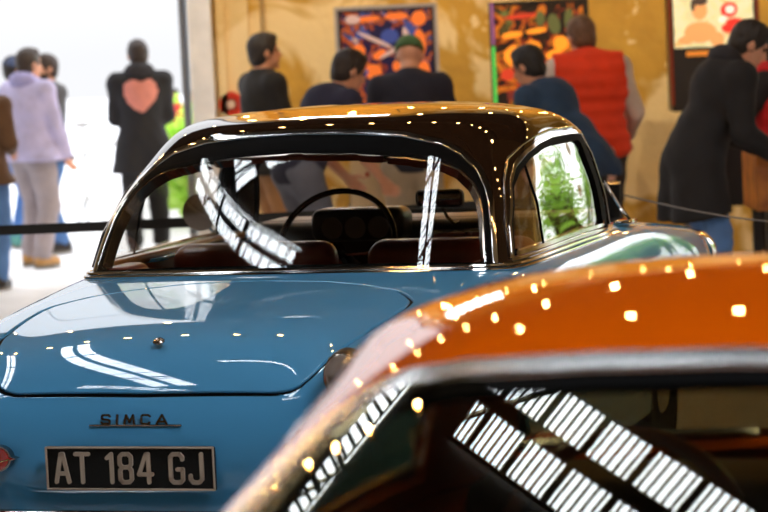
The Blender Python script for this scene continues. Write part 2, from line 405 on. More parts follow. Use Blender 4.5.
M_floor = mat('hall_concrete', srgb(214, 212, 210), .5, noise=(srgb(196, 194, 192), 3, 8, .35, .7), bump=.05, bscale=30)
M_pave = mat('outdoor_paving', (.80, .81, .84), .8, noise=((.72, .73, .76), 2, 6, .3, .7))
M_conc = mat('white_jamb', srgb(240, 241, 246), .7, noise=(srgb(222, 224, 230), 5, 5, .4, .7), bump=.1)
M_dark = mat('dark_ceiling', srgb(30, 25, 20), .8, noise=(srgb(40, 34, 28), 2, 5, .4, .6))
M_beam = mat('steel_beam', srgb(24, 24, 26), .6)
M_sky = mat('skylight_glazing', (.9, .9, .9), .4, emit=(.86, .93, 1.0), es=SKYLIGHT)

def plaster(name, c1, c2, c3):
    m = bpy.data.materials.new(name); m.use_nodes = True; nt = m.node_tree; b = nt.nodes['Principled BSDF']
    tc = nt.nodes.new('ShaderNodeTexCoord'); L = nt.links.new
    def noise(s, d, dist=0.0, rough=.55):
        n = nt.nodes.new('ShaderNodeTexNoise'); n.inputs['Scale'].default_value = s; n.inputs['Detail'].default_value = d
        n.inputs['Distortion'].default_value = dist; n.inputs['Roughness'].default_value = rough
        L(tc.outputs['Object'], n.inputs['Vector']); return n
    def ramp(src, lo, hi, a, b_):
        r = nt.nodes.new('ShaderNodeValToRGB'); r.color_ramp.elements[0].position = lo; r.color_ramp.elements[1].position = hi
        r.color_ramp.elements[0].color = a; r.color_ramp.elements[1].color = b_; L(src, r.inputs['Fac']); return r
    def mix(f, a, b_):
        x = nt.nodes.new('ShaderNodeMix'); x.data_type = 'RGBA'; L(f, x.inputs['Factor'])
        for s, v in (('A', a), ('B', b_)):
            so = [i for i in x.inputs if i.name == s and i.type == 'RGBA'][0]
            if isinstance(v, tuple): so.default_value = col4(v)
            else: L(v, so)
        return [o for o in x.outputs if o.type == 'RGBA'][0]
    W1, B1 = (1, 1, 1, 1), (0, 0, 0, 1)
    patches = ramp(noise(1.1, 4, .8).outputs['Fac'], .54, .59, B1, W1)      # old render that flaked off in big flat patches
    stains = ramp(noise(3.2, 6, .4).outputs['Fac'], .35, .75, B1, W1)
    spots = ramp(noise(5.0, 3, .5).outputs['Fac'], .66, .69, B1, W1)
    a = mix(stains.outputs['Color'], c1, c3); a = mix(patches.outputs['Color'], a, c2); a = mix(spots.outputs['Color'], a, c2)
    L(a, b.inputs['Base Color']); b.inputs['Roughness'].default_value = .85
    bp = nt.nodes.new('ShaderNodeBump'); bp.inputs['Strength'].default_value = .5; bp.inputs['Distance'].default_value = .03
    L(noise(9, 8).outputs['Fac'], bp.inputs['Height']); L(bp.outputs['Normal'], b.inputs['Normal'])
    MATS[name] = m; return m
M_wall = plaster('ochre_plaster', srgb(208, 162, 66), srgb(236, 210, 156), srgb(180, 138, 56))
M_pier = plaster('pale_plaster', srgb(232, 204, 146), srgb(238, 214, 164), srgb(214, 182, 120))

WY = 18.5                                    # inner face of the back wall
struct(MB().box((0, 6.75, -.05), (20, 25.5, .1)).build('floor', M_floor, smooth=False))
g = MB().box((0, 59.5, -.06), (120, 80, .1)); g = g.build('forecourt_paving', M_pave, smooth=False); struct(g)
# back wall: tall opening on the left (to the forecourt), yellow plaster, a row of high windows, a garden opening far right
OPL, OPR, OPH = -7.2, -1.30, 5.4
GL, GR, GH = 5.7, 8.0, 3.6
def wall_box(x0, x1, z0, z1, name, m, y0=WY, y1=WY+.5):
    return struct(MB().box(((x0+x1)/2, (y0+y1)/2, (z0+z1)/2), (x1-x0, y1-y0, z1-z0)).build(name, m, smooth=False))
b = MB()
def wb(x0, x1, z0, z1): b.box(((x0+x1)/2, WY+.25, (z0+z1)/2), (x1-x0, .5, z1-z0))
wb(-10, OPL, 0, 5.4); wb(-1.14, GL, 0, 3.75); wb(.1, GL, 3.75, 4.3); wb(-1.14, 10, 4.3, 5.4)
wb(GL, GR, GH, 4.3); wb(GR, 10, 0, 4.3)
struct(b.build('wall_back', M_wall, smooth=False))
b = MB(); wb(-10, 10, 5.4, 11.3)
struct(b.build('wall_upper', mat('dark_cladding', srgb(34, 26, 20), .85, noise=(srgb(46, 36, 26), 3, 5, .4, .6)), smooth=False))
struct(MB().box((-1.22, WY+.2, 2.7), (.16, .7, 5.4)).build('trim_1', M_conc, smooth=False))
struct(MB().box((-1.365, WY+.28, 2.7), (.035, .35, 5.4)).build('trim_2', mat('grey_frame', srgb(120, 122, 128), .5), smooth=False))
struct(MB().box((-1.0, WY-.02, 2.2), (.235, .05, 4.4)).box((-1.075, WY-.06, 2.2), (.05, .06, 4.4)).build('trim_3', M_pier, smooth=False))
hw = MB().box((-.52, WY+.3, 4.025), (1.24, .03, .55)).build('window_1', M_sky, smooth=False); struct(hw)
fr = MB()
for k in range(9): fr.box((-1.14+k*.155, WY+.27, 4.025), (.025, .04, .55))
fr.box((-.52, WY+.27, 4.03), (1.24, .04, .03)); fr.build('window_frame', M_beam, hw, smooth=False)
for s, n in ((-1, 'wall_left'), (1, 'wall_right')):
    struct(MB().box((s*10.1, 6.75, 5.65), (.2, 25.5, 11.3)).build(n, mat('side_plaster', srgb(120, 100, 66), .9, bump=.3, bscale=6), smooth=False))
struct(MB().box((0, -6.1, 5.65), (20, .2, 11.3)).build('wall_front', MATS['side_plaster'], smooth=False))
# dark roof with glazed rooflights, the last one added for fill light
struct(MB().box((0, 6.75, 11.2), (20, 25.5, .1)).build('ceiling', M_dark, smooth=False))
for n, (cx, cy, wd, ln, an, sp, bay, dbl) in enumerate(SKYLIGHTS):
    RZ = Matrix.Translation((cx, cy, 0)) @ Matrix.Rotation(math.radians(an), 4, 'Z')
    o = struct(MB().box((0, 0, 11.13), (wd, ln, .03)).build('window_%d' % (n+2), M_sky, smooth=False, M=RZ))
    fr = MB(); s_ = wd/.92
    if dbl: fr.box((0, 0, 11.10), (.15*s_ if wd < 2 else .12, ln, .03))
    for e in (-1, 1): fr.box((e*wd/2, 0, 11.10), (.04*min(1, s_), ln, .03)); fr.box((0, e*ln/2, 11.10), (wd, .05, .03))
    for k in range(1, int(ln/sp)):
        fr.box((0, -ln/2+k*sp, 11.105), (wd, sp*(.8 if k % bay == 0 and bay > 1 else .2 if bay > 1 else .35), .02))
    fr.build('window_frame', M_beam, o, smooth=False, M=RZ)
for k, y in enumerate(np.arange(-4.5, 18.5, 5.7)):
    struct(MB().box((0, y, 10.5), (20, .16, .05)).box((0, y, 10.7), (20, .03, .3)).build('trim_%d' % (k+4), M_beam, smooth=False))
# strings of warm bulbs hung across the hall
M_bulb = mat('warm_bulb', (1, .8, .5), .3, emit=(1.0, .52, .15), es=BULB)
M_wire = mat('black_wire', (.01, .01, .01), .5)
ROWS = BULB_ROWS                              # (y, z, x0, x1, spacing)
desc = ['short string of warm round bulbs hung above the orange coupe', 'string of warm bulbs hung above the gap between both cars', 'long string of warm bulbs hung above the blue car nose', 'string of widely spaced warm bulbs above the visitors', 'string of warm bulbs hung close to the yellow back wall']
for n, (y, z, x0, x1, sp) in enumerate(ROWS):
    t = thing('string_light', desc[n], 'string light', (0, y, z), 0, 'strings of bulbs across the hall')
    k = int((x1-x0)/sp); bulb = None
    pts = [(-10+20*i/60, 0, .14+.02*math.sin(i*1.3)) for i in range(61)]
    MB().tube(pts, .008, 6).build('wire', M_wire, t)
    rnd = random.Random(n)
    for i in range(k+1):
        x = x0+i*sp+rnd.uniform(-.05, .05)
        if bulb is None:
            bulb = MB().lathe([(.002, .045), (.007, .04), (.009, .026), (.020, .014), (.024, 0), (.020, -.014), (.009, -.022), (.001, -.024)], seg=14).build('bulb', M_bulb, t)
            socket = MB().cyl((0, 0, .04), (0, 0, .15), .010, seg=10).build('socket', M_wire, t); bulb.location.x = x; socket.location.x = x
            if n == 0: bulb.scale = (.5, .5, .5)
        else:
            c = bulb.copy(); C.objects.link(c); c.location.x = x; c2 = socket.copy(); C.objects.link(c2); c2.location.x = x

# added fill spots on an unseen rail, put in to brighten the back wall
rail = thing('wall_fill_lights', 'unseen black ceiling rail with four warm spots added to brighten the yellow wall', 'lighting', (0, 14.2, 5.5))
MB().box((1.0, 0, 0), (8.4, .05, .04)).box((-2.5, 0, 2.8), (.02, .02, 5.6)).box((4.5, 0, 2.8), (.02, .02, 5.6)).build('rail', M_beam, rail, smooth=False)
for x in (-1.9, .2, 2.3, 4.2):
    L = bpy.data.lights.new('wall_fill', 'SPOT'); L.energy = WALL_FILL; L.color = (1.0, .80, .52); L.spot_size = math.radians(74); L.spot_blend = .8; L.shadow_soft_size = .06
    lo = bpy.data.objects.new('fill_lamp', L); C.objects.link(lo); lo.parent = rail; lo.location = (x, .1, -.2)
    d = Vector((x, 18.5, 1.9))-Vector((x, 14.3, 5.3)); lo.rotation_euler = d.to_track_quat('-Z', 'Y').to_euler()
    MB().lathe([(.03, .16), (.05, .14), (.06, .02), (.065, .02)], seg=20).build('fill_housing', M_wire, rail, M=Matrix.Translation((x, .1, -.2)) @ (-d).to_track_quat('Z', 'Y').to_matrix().to_4x4())
# ------------------------------------------------------------------ materials of the cars
M_blue = mat('sky_blue_paint', srgb(70, 138, 182), .5, spec=.05, coat=1.0, coat_rough=.015)
M_roofp = mat('black_brown_paint', srgb(34, 20, 10), .5, coat=1.0, coat_rough=.015, spec=.0)
M_chrome = mat('chrome', (.62, .60, .58), .09, metal=1.0)
M_darkchrome = mat('dull_chrome', (.30, .25, .22), .2, metal=1.0)
M_rub = mat('black_rubber', (.0025, .0025, .0025), .6, spec=.03)
M_blk = mat('black_enamel', (.004, .004, .004), .45, spec=.2)
M_tire = mat('tyre_rubber', (.015, .015, .016), .75)
M_under = mat('underbody_black', (.006, .006, .006), .9)
M_leather = mat('maroon_leather', srgb(122, 44, 24), .38, noise=(srgb(92, 32, 18), 6, 5, .35, .7), coat=.2)
M_tanwood = mat('brown_door_card', srgb(150, 92, 40), .35, coat=.4)
M_dash = mat('black_dashboard', (.012, .011, .011), .4)
M_gauge = mat('grey_gauge_face', srgb(110, 108, 100), .4)
M_whiteL = mat('aged_white_letters', srgb(176, 160, 142), .5)
M_red = mat('red_lens', srgb(170, 22, 8), .2, coat=1.0)
G_rear = glass_mat('rear_window_glass', (.97, .96, .94), .03)
G_side = glass_mat('side_window_glass', (.98, .98, .97), .06)

def strokes(lines, w, t, M, seg=8):
    """raised lettering: rounded strokes of width w and height t"""
    b = MB()
    for l in lines:
        for (x0, y0), (x1, y1) in zip(l[:-1], l[1:]):
            a = math.atan2(y1-y0, x1-x0); poly = []
            for k in range(seg+1): q = a+PI/2+PI*k/seg; poly.append((x0+w/2*math.cos(q), y0+w/2*math.sin(q)))
            for k in range(seg+1): q = a-PI/2+PI*k/seg; poly.append((x1+w/2*math.cos(q), y1+w/2*math.sin(q)))
            b.prism(poly, 0, t)
    b.bm.transform(M); return b
GL_ = {  # glyphs on a unit-high cell
 'A': (.50, [[(0, 0), (.21, 1), (.29, 1), (.50, 0)], [(.09, .30), (.41, .30)]]),
 'T': (.50, [[(0, 1), (.50, 1)], [(.25, 1), (.25, 0)]]),
 '1': (.20, [[(0, .86), (.17, 1), (.17, 0)]]),
 '8': (.44, [[(.10, .53), (0, .64), (0, .90), (.10, 1), (.34, 1), (.44, .90), (.44, .64), (.34, .53), (.10, .53), (0, .42), (0, .10), (.10, 0), (.34, 0), (.44, .10), (.44, .42), (.34, .53)]]),
 '4': (.50, [[(.38, 0), (.38, 1), (.30, 1), (0, .28), (.50, .28)]]),
 'G': (.46, [[(.46, .82), (.46, .90), (.36, 1), (.10, 1), (0, .90), (0, .10), (.10, 0), (.36, 0), (.46, .10), (.46, .46), (.26, .46)]]),
 'J': (.44, [[(.44, 1), (.44, .12), (.32, 0), (.10, 0), (0, .12), (0, .24)]]),
 'S': (.8, [[(.8, .85), (.7, 1), (.12, 1), (0, .88), (0, .66), (.12, .54), (.68, .46), (.8, .36), (.8, .12), (.68, 0), (.1, 0), (0, .15)]]),
 'I': (.1, [[(.05, 0), (.05, 1)]]),
 'M': (1.0, [[(0, 0), (.14, 1), (.5, .2), (.86, 1), (1.0, 0)]]),
 'C': (.85, [[(.85, .85), (.72, 1), (.14, 1), (0, .86), (0, .14), (.14, 0), (.72, 0), (.85, .15)]]),
}
def tyre_wheel(root, x, y, r, side, paint):
    t = MB().lathe([(r-.105, -.07), (r-.03, -.078), (r-.008, -.062), (r, -.04), (r, .04), (r-.008, .062), (r-.03, .078), (r-.105, .07)], (x, y, r), 'X', 40).build('tire', M_tire, root)
    s = side
    MB().lathe([(r-.10, -.05*s), (r-.10, .05*s), (r-.125, .052*s), (r-.14, .03*s), (r-.18, .045*s)], (x, y, r), 'X', 32).build('rim', paint, t)
    MB().lathe([(r-.18, .042*s), (r-.19, .06*s), (.07, .085*s), (.03, .092*s), (.001, .094*s)], (x, y, r), 'X', 28).build('hubcap', M_chrome, t)

# ------------------------------------------------------------------ blue saloon
car = thing('vintage_car', 'sky blue vintage saloon car with dark roof, chrome window trim and black number plate', 'car', (-.665, 6.563, 0), -math.radians(17.092))
B = body_surf(10, 8); K = cabin_surf(12, 16)
bx, by, bz = B.x, B.y, B.z; UU = np.repeat(B.U[:, None], bx.shape[1], 1); ab = np.abs(bx)
lid_pts = [(0, .288), (.36, .294), (.398, .303), (.42, .318), (.446, .360), (.477, .433), (.520, .600), (.541, .80), (.545, .88), (.538, .945), (.505, 1.003), (.462, 1.064), (.36, 1.135), (.215, 1.205), (0, 1.235)]
lid_poly = lid_pts+[(-x, u) for x, u in lid_pts[-2:0:-1]]
g_lid = sd_poly(bx, UU, lid_poly)
# sides above the sill only: keep the deck points out of the side tests
side = (ab > .60) & (bz < .945)
def side_poly(poly): return np.where(side, sd_poly(by, bz, poly), -1.0)
door_poly = [(1.76, .36), (1.74, .55), (1.735, 1.0), (2.80, 1.0), (2.90, .93), (3.0, .84), (3.03, .72), (3.02, .36)]
g_door = side_poly(door_poly)
arch_r = np.where(ab > .5, .345-np.hypot(by-.80, bz-.30), -1); arch_f = np.where(ab > .5, .345-np.hypot(by-3.24, bz-.30), -1)
g_hood = sd_poly(bx, by, [(-.60, 3.02), (-.58, 3.5), (-.48, 3.95), (.48, 3.95), (.58, 3.5), (.60, 3.02), (.3, 3.09), (-.3, 3.09)])
g_hood = np.where(bz > .7, g_hood, -1)
r0 = CABIN[0]; inset = [(x-.03 if x > .3 else x, y+(.03 if y < 2.0 else -.03)) for x, y, z in r0]
open_poly = [(x, y) for x, y in inset]+[(-x, y) for x, y in inset[::-1]]
g_open = np.where(bz > .8, sd_poly(bx, by, open_poly), -1)
LIP = ((.0016, -.0012), (.003, -.004), (.0032, -.012))
gb = np.minimum.reduce([-g_lid-.0085, -g_door-.003, -arch_r, -arch_f, -g_hood-.003, -g_open])
body = panel('body_shell', B, gb, M_blue, car, prof=LIP)
panel('gap_shade', B, np.minimum(band(g_lid, -.03, .03), -g_open), M_rub, car, off=-.008)  # black strip standing in for the shade inside the lid gap
lid = panel('trunk_lid', B, g_lid-.009, M_blue, car, prof=LIP)
hood = panel('hood', B, g_hood-.003, M_blue, car, prof=LIP)
for s in (-1, 1):
    d = panel('door', B, np.minimum(np.where(bx*s > 0, g_door, -1)-.002, -arch_f), M_blue, car, prof=LIP)
    MB().tube([(s*.80, 1.86, .80), (s*.835, 1.87, .80), (s*.838, 1.93, .80), (s*.835, 1.99, .80), (s*.80, 2.0, .80)], .009, 8).build('handle', M_chrome, d)
    panel('rocker_trim', B, np.where((bx*s > .5), band(bz, .30, .325), -1)*1.0, M_chrome, car, off=.004) if False else None
# lock button on the lid
MB().lathe([(.016, 0), (.016, .004), (.012, .008), (.010, .006), (.004, .006), (.001, .006)], seg=20).build('lock', M_darkchrome, lid, M=Matrix.Translation((0, .222, .849)) @ Matrix.Rotation(math.radians(20), 4, 'X'))
# cabin shell
kx, ky, kz = K.x, K.y, K.z; ak = np.abs(kx)
def sym(p): return list(p)+[(-x, z) for x, z in p[::-1] if x > 0]
rear_in = sym([(0, 1.287), (.17, 1.281), (.33, 1.264), (.445, 1.245), (.502, 1.220), (.548, 1.180), (.576, 1.138), (.592, 1.09), (.604, 1.02), (.613, .957), (.60, .951), (.33, .960), (0, .964)])
rear_out = sym([(0, 1.350), (.17, 1.345), (.32, 1.331), (.44, 1.300), (.495, 1.268), (.553, 1.218), (.588, 1.165), (.609, 1.115), (.628, 1.03), (.644, .938), (.33, .9425), (0, .9455)])
side_out = [(1.375, .943), (1.43, 1.05), (1.56, 1.165), (1.67, 1.216), (1.80, 1.250), (1.95, 1.272), (2.15, 1.284), (2.40, 1.284), (2.58, 1.276), (2.61, 1.20), (2.64, 1.05), (2.66, .943)]
side_in = [(1.415, .958), (1.465, 1.05), (1.585, 1.15), (1.70, 1.193), (1.83, 1.224), (1.98, 1.243), (2.15, 1.252), (2.44, 1.252), (2.475, 1.24), (2.505, 1.12), (2.525, .958)]
wind_out = sym([(0, 1.288), (.30, 1.283), (.50, 1.268), (.585, 1.245), (.622, 1.19), (.665, .965), (.34, .975), (0, .98)])
is_rear = (ky < 1.62); is_side = (ak > .5) & (ky > 1.3); is_front = (ky > 2.4)
gR_in = np.where(is_rear, sd_poly(kx, kz, rear_in), -1.0); gR_out = np.where(is_rear, sd_poly(kx, kz, rear_out), -1.0)
gS_in = np.where(is_side, sd_poly(ky, kz, side_in), -1.0); gS_out = np.where(is_side, sd_poly(ky, kz, side_out), -1.0)
frontish = is_front & ~((ak > .57) & (ky < 2.675))
gW = np.where(frontish, sd_poly(kx, kz, wind_out), -1.0)
gS_out = np.where((ky > 2.67), -1.0, gS_out)
roof = panel('roof_shell', K, np.minimum.reduce([-gR_out, -gS_out, -gW]), M_roofp, car, prof=((0, -.004), (-.002, -.03)), back=True)
RG = pane_surf(1.168, .955, .74, 0.0, .55, .64, .93, 1.30)
rw = panel('rear_window', RG, sd_poly(RG.x, RG.z, rear_in)+.010, G_rear, car, prof=((0, -.004),), back=True)
panel('window_rubber', K, np.minimum(gR_out-.006, -gR_in), M_rub, rw, off=-.004, prof=((0, -.02),))
panel('window_trim', K, band(gR_out, -.001, .009), M_chrome, rw, off=.002, prof=((.002, -.002), (.003, -.007)))
panel('inner_trim', K, band(gR_in, -.002, .005), M_darkchrome, rw, off=-.006, prof=((0, -.035),))
for s in (-1, 1):
    sd = kx*s > 0
    split = (ky-1.735)-(kz-1.0)*.16
    dg = panel('side_window', K, np.where(sd, np.minimum(gS_in+.012, split), -1), G_side, car, off=-.014, prof=((0, -.004),), back=True)
    panel('quarter_window', K, np.where(sd, np.minimum(gS_in+.012, -split-.006), -1), G_side, car, off=-.012, prof=((0, -.004),), back=True)
    panel('window_rubber', K, np.where(sd, np.minimum(gS_out-.006, -gS_in), -1), M_rub, dg, off=-.003, prof=((0, -.02),))
    panel('window_trim', K, np.where(sd, band(gS_out, -.001, .009), -1), M_chrome, dg, off=.003, prof=((.002, -.002), (.003, -.007)))
    panel('inner_trim', K, np.where(sd, np.minimum(band(gS_in, -.004, .008), .012-np.abs(kz-.962)), -1), M_chrome, dg, off=.002, prof=((0, -.014),))
for s in (-1, 1):
    pts = []
    for z in (.955, 1.09, 1.225):
        y = 1.735+(z-1.0)*.16-.003; m = np.where(kx*s > .4, np.hypot(ky-y, kz-z), 9); i = np.unravel_index(np.argmin(m), m.shape); pts.append((K.P[i][0]-s*.006, y, z))
    MB().tube(pts, .0045, 8).build('window_divider', M_rub, car)
ws = panel('windshield', K, gW+.01, glass_mat('windshield_glass', (.985, .985, .975), .02), car, off=-.014, prof=((0, -.004),), back=True)
panel('window_rubber', K, band(gW, 0, .016), M_rub, ws, off=-.002, prof=((0, -.02),))
panel('window_trim', K, band(gW, -.009, .003), M_chrome, ws, off=.003, prof=((.002, -.002), (.003, -.007)))
# chrome moulding where the cabin meets the body: two rails
def ring_curve(dz, out):
    i = 0; n = K.P.shape[1]; pts = []
    for j in range(0, n-1, 3):
        p = K.P[0, j]; q = np.array([K.N[0, j][0], K.N[0, j][1], 0]); q /= np.linalg.norm(q); pts.append(tuple(p+q*out+np.array([0, 0, dz])))
    return pts
MB().tube(ring_curve(.004, .010), .0065, 8, closed=True).tube(ring_curve(-.007, .020), .0055, 8, closed=True).build('belt_moulding', M_chrome, car)
# drip rail over the side windows
for s in (-1, 1):
    pts = []
    for (y, z) in [(1.36, .95), (1.40, 1.05), (1.53, 1.175), (1.65, 1.232), (1.80, 1.268), (1.95, 1.288), (2.15, 1.298), (2.40, 1.297), (2.55, 1.287), (2.585, 1.20), (2.62, 1.05), (2.645, .95)]:
        m = np.where(kx*s > .4, np.hypot(ky-y, kz-z), 9); i = np.unravel_index(np.argmin(m), m.shape); p = K.P[i]+K.N[i]*.004
        pts.append((p[0], y, z))
    MB().tube(pts, .0045, 8).build('drip_rail', M_darkchrome, car)
# tail lamps in the fender tips
for s in (-1, 1):
    M = Matrix.Translation((s*.555, .072, .778)) @ Matrix.Rotation(math.radians(6*s), 4, 'Z') @ Matrix.Diagonal((1, 1, 1.22, 1))
    tl = MB().lathe([(.030, .06), (.036, .03), (.040, -.018), (.046, -.026), (.050, -.018), (.052, .0), (.053, .05)], axis='Y', seg=32).build('tail_light', M_blk, car, M=M)
    MB().lathe([(.0405, -.030), (.0455, -.034), (.0485, -.030), (.0485, -.022)], axis='Y', seg=32).build('rim', M_darkchrome, tl, M=M)
    MB().lathe([(.034, .03), (.03, .018), (.016, .010), (.001, .008)], axis='Y', seg=24).build('lens', mat('dark_red_lens', srgb(60, 8, 5), .25), tl, M=M)
# number plate
pl = MB().box((0, -.012, .556), (.462, .012, .112), bev=.004).build('licence_plate', M_blk, car)
b = MB()
for c, d in (((0, -.021, .6095), (.462, .006, .005)), ((0, -.021, .5025), (.462, .006, .005)), ((-.2285, -.021, .556), (.005, .006, .112)), ((.2285, -.021, .556), (.005, .006, .112))): b.box(c, d, bev=.0015)
b.build('plate_border', M_whiteL, pl)
x = -.209; h = .082
FR = Matrix.Translation((0, -.0185, 0)) @ Matrix(((1, 0, 0, 0), (0, 0, -1, 0), (0, 1, 0, 0), (0, 0, 0, 1)))
for ch in 'AT 184 GJ':
    if ch == ' ': x += .031; continue
    wd, ln = GL_[ch]
    strokes([[(x+.006+a*h*.86, .516+.005+c*(h-.01)) for a, c in l] for l in ln], .0105, .005, FR).build('character', M_whiteL, pl)
    x += wd*h*.86+.0205
# maker's lettering above the plate
em = MB().box((0, .040, .6575), (.246, .006, .0045), bev=.001).box((-.121, .040, .6575), (.02, .005, .003)).build('lettering', M_darkchrome, car)
x = -.096; h = .0225; FR2 = Matrix.Translation((0, .043, .6605)) @ Matrix.Rotation(math.radians(-14), 4, 'X') @ Matrix(((1, 0, 0, 0), (0, 0, -1, 0), (0, 1, 0, 0), (0, 0, 0, 1)))
for ch, adv in zip('SIMCA', (.041, .022, .046, .043, 0)):
    wd, ln = GL_[ch]
    if ch == 'A': ln = [[(0, 0), (.5, 1), (1.0, 0)], [(.2, .25), (.8, .25)]]
    strokes([[(x+a*h*1.2, c*h) for a, c in l] for l in ln], .0058, .005, FR2).build('character', M_darkchrome, em)
    x += adv
# enamel badge / reflector on the left of the tail
prof = [(-.022+.040*math.cos(a), .034*math.sin(a)) for a in np.linspace(.16, 2*PI-.16, 26)]+[(.020, -.004), (.033, 0), (.020, .004)]
bd = MB().prism([(x_-.352, z_+.578) for x_, z_ in prof], -.010, .016, 'XZ').build('badge', M_darkchrome, car)
MB().prism([(x_*.86-.352-.003, z_*.86+.578) for x_, z_ in prof], -.014, .01, 'XZ').build('enamel', M_red, bd)
MB().tube([(-.41, -.015, .575), (-.385, -.017, .583), (-.36, -.017, .572), (-.335, -.015, .578)], .0016, 6).build('bird_mark', mat('brass', (.7, .42, .15), .25, metal=1), bd)
# bumpers
def bumper(y, z, sgn, name):
    pts = [(x_, y-sgn*(.10*(abs(x_)/.78)**3), z) for x_ in np.linspace(-.78, .78, 25)]
    b = MB().tube(pts, .035, 12).build(name, M_chrome, car)
    for s in (-1, 1):
        MB().box((s*.40, y-sgn*(-.01)*-1, z+.01), (.05, .09, .13), bev=.02, seg=3).build('overrider', M_chrome, b)
    return b
bumper(-.085, .425, -1, 'rear_bumper'); bumper(4.20, .40, 1, 'front_bumper')
for s in (-1, 1):
    hl = MB().lathe([(.085, -.06), (.092, .0), (.088, .02), (.080, .024)], (s*.72, 4.10, .72), 'Y', 32).build('headlight', M_chrome, car)
    MB().lathe([(.082, .015), (.06, .035), (.03, .045), (.001, .048)], (s*.72, 4.10, .72), 'Y', 28).build('lens', mat('headlight_glass', (.7, .7, .7), .1, coat=1), hl)
gr = MB()
for k in range(7): gr.box((0, 4.125, .46+k*.03), (.74, .02, .01))
gr.build('grille', M_chrome, car)
for s in (-1, 1): tyre_wheel(car, s*.66, .80, .30, s, M_blue); tyre_wheel(car, s*.67, 3.24, .30, s, M_blue)
MB().box((0, 2.0, .28), (1.30, 3.5, .10), bev=.03).box((0, .75, .45), (1.0, .8, .3), bev=.05).box((0, 3.4, .5), (.9, .8, .35), bev=.05).build('underbody', M_under, car)
# interior
MB().box((0, 2.05, .36), (1.36, 1.9, .06)).build('cabin_floor', M_under, car, smooth=False)
MB().box((0, 1.28, .905), (1.12, .26, .03), bev=.01).build('parcel_shelf', mat('dark_brown_cloth', srgb(40, 24, 16), .9), car)
def seat(x, y, w, top, name):
    b = MB().box((x, y+.22, .50), (w, .5, .22), bev=.06, seg=4)
    b = b.build(name, M_leather, car)
    bb = MB().box((0, 0, 0), (w, .13, .50), bev=.055, seg=5)
    bb.bm.transform(Matrix.Translation((x, y-.06, top-.26)) @ Matrix.Rotation(math.radians(12), 4, 'X')); bb.build('backrest', M_leather, b)
    MB().tube([(x-w/2+.05, y-.13, top-.065), (x-w/4, y-.125, top-.03), (x, y-.125, top-.025), (x+w/4, y-.125, top-.03), (x+w/2-.05, y-.13, top-.065)], .006, 6).build('piping', M_tanwood, b)
seat(-.335, 2.02, .56, .985, 'front_seat'); seat(.335, 2.02, .56, .985, 'front_seat'); seat(0, 1.50, 1.18, .935, 'rear_seat')
for s in (-1, 1):
    MB().box((s*.665, 2.05, .80), (.04, 1.15, .28), bev=.012).box((s*.655, 2.05, .945), (.05, 1.2, .03), bev=.013, seg=3).build('door_card', M_tanwood, car)
    MB().box((s*.60, 1.42, .90), (.10, .26, .10), bev=.03, seg=3).build('wheel_housing_trim', M_leather, car)
ds = MB().box((0, 2.80, .88), (1.26, .26, .20), bev=.04, seg=4).box((0, 2.86, .965), (1.22, .24, .035), bev=.015, seg=3).build('dashboard', M_dash, car)
bn = MB().box((-.185, 2.62, .975), (.34, .16, .115), bev=.035, seg=4).build('gauge_hood', M_dash, ds)
for k in (-.27, -.185, -.10): MB().cyl((k, 2.535, .967), (k, 2.545, .967), .038, seg=20).build('gauge', M_gauge, bn)
MB().box((.24, 2.665, .93), (.36, .02, .03), bev=.005).build('dash_strip', M_chrome, ds)
# steering wheel
Mx = Matrix.Translation((-.172, 2.28, .925)) @ Matrix.Rotation(math.radians(62), 4, 'X')
sw = MB().tube([(.205*math.cos(a), .205*math.sin(a), 0) for a in np.linspace(0, 2*PI, 48, endpoint=False)], .0105, 10, closed=True).build('steering_wheel', mat('dark_brown_bakelite', srgb(24, 14, 10), .25, coat=.5), car, M=Mx)
MB().tube([(-.2, 0, 0), (-.1, -.02, -.02), (0, -.02, -.03), (.1, -.02, -.02), (.2, 0, 0)], .007, 8).cyl((0, -.02, -.05), (0, -.02, .0), .035, seg=20).build('spoke', M_chrome, sw, M=Mx)
MB().cyl((-.172, 2.32, .90), (-.172, 2.72, .74), .02, seg=12).build('steering_column', M_dash, sw)
# mirrors
mi = MB().box((0, 0, 0), (.170, .022, .062), bev=.02, seg=4).build('interior_mirror', M_dash, car, M=Matrix.Translation((.160, 2.42, 1.068)) @ Matrix.Rotation(math.radians(-4), 4, 'Z'))
MB().box((0, -.012, 0), (.150, .003, .046), bev=.001).build('mirror_glass', mat('dark_mirror', (.25, .2, .18), .05, metal=1), mi, M=Matrix.Translation((.160, 2.42, 1.068)) @ Matrix.Rotation(math.radians(-4), 4, 'Z'))
MB().tube([(.16, 2.43, 1.05), (.16, 2.5, 1.0), (.155, 2.6, .97), (.15, 2.75, .97)], .006, 8).build('mirror_stalk', M_darkchrome, mi)
mm = MB().lathe([(.001, .045), (.03, .042), (.055, .028), (.066, .004), (.067, -.004), (.062, -.006)], (-.805, 2.66, 1.028), 'Y', 32).build('door_mirror', M_darkchrome, car)
MB().lathe([(.063, -.003), (.001, -.003)], (-.805, 2.66, 1.028), 'Y', 32).build('mirror_glass', mat('mirror_glass', (.35, .25, .2), .08, metal=1), mm)
MB().tube([(-.80, 2.69, .99), (-.785, 2.72, .95), (-.765, 2.73, .90)], .007, 8).build('mirror_stalk', M_chrome, mm)
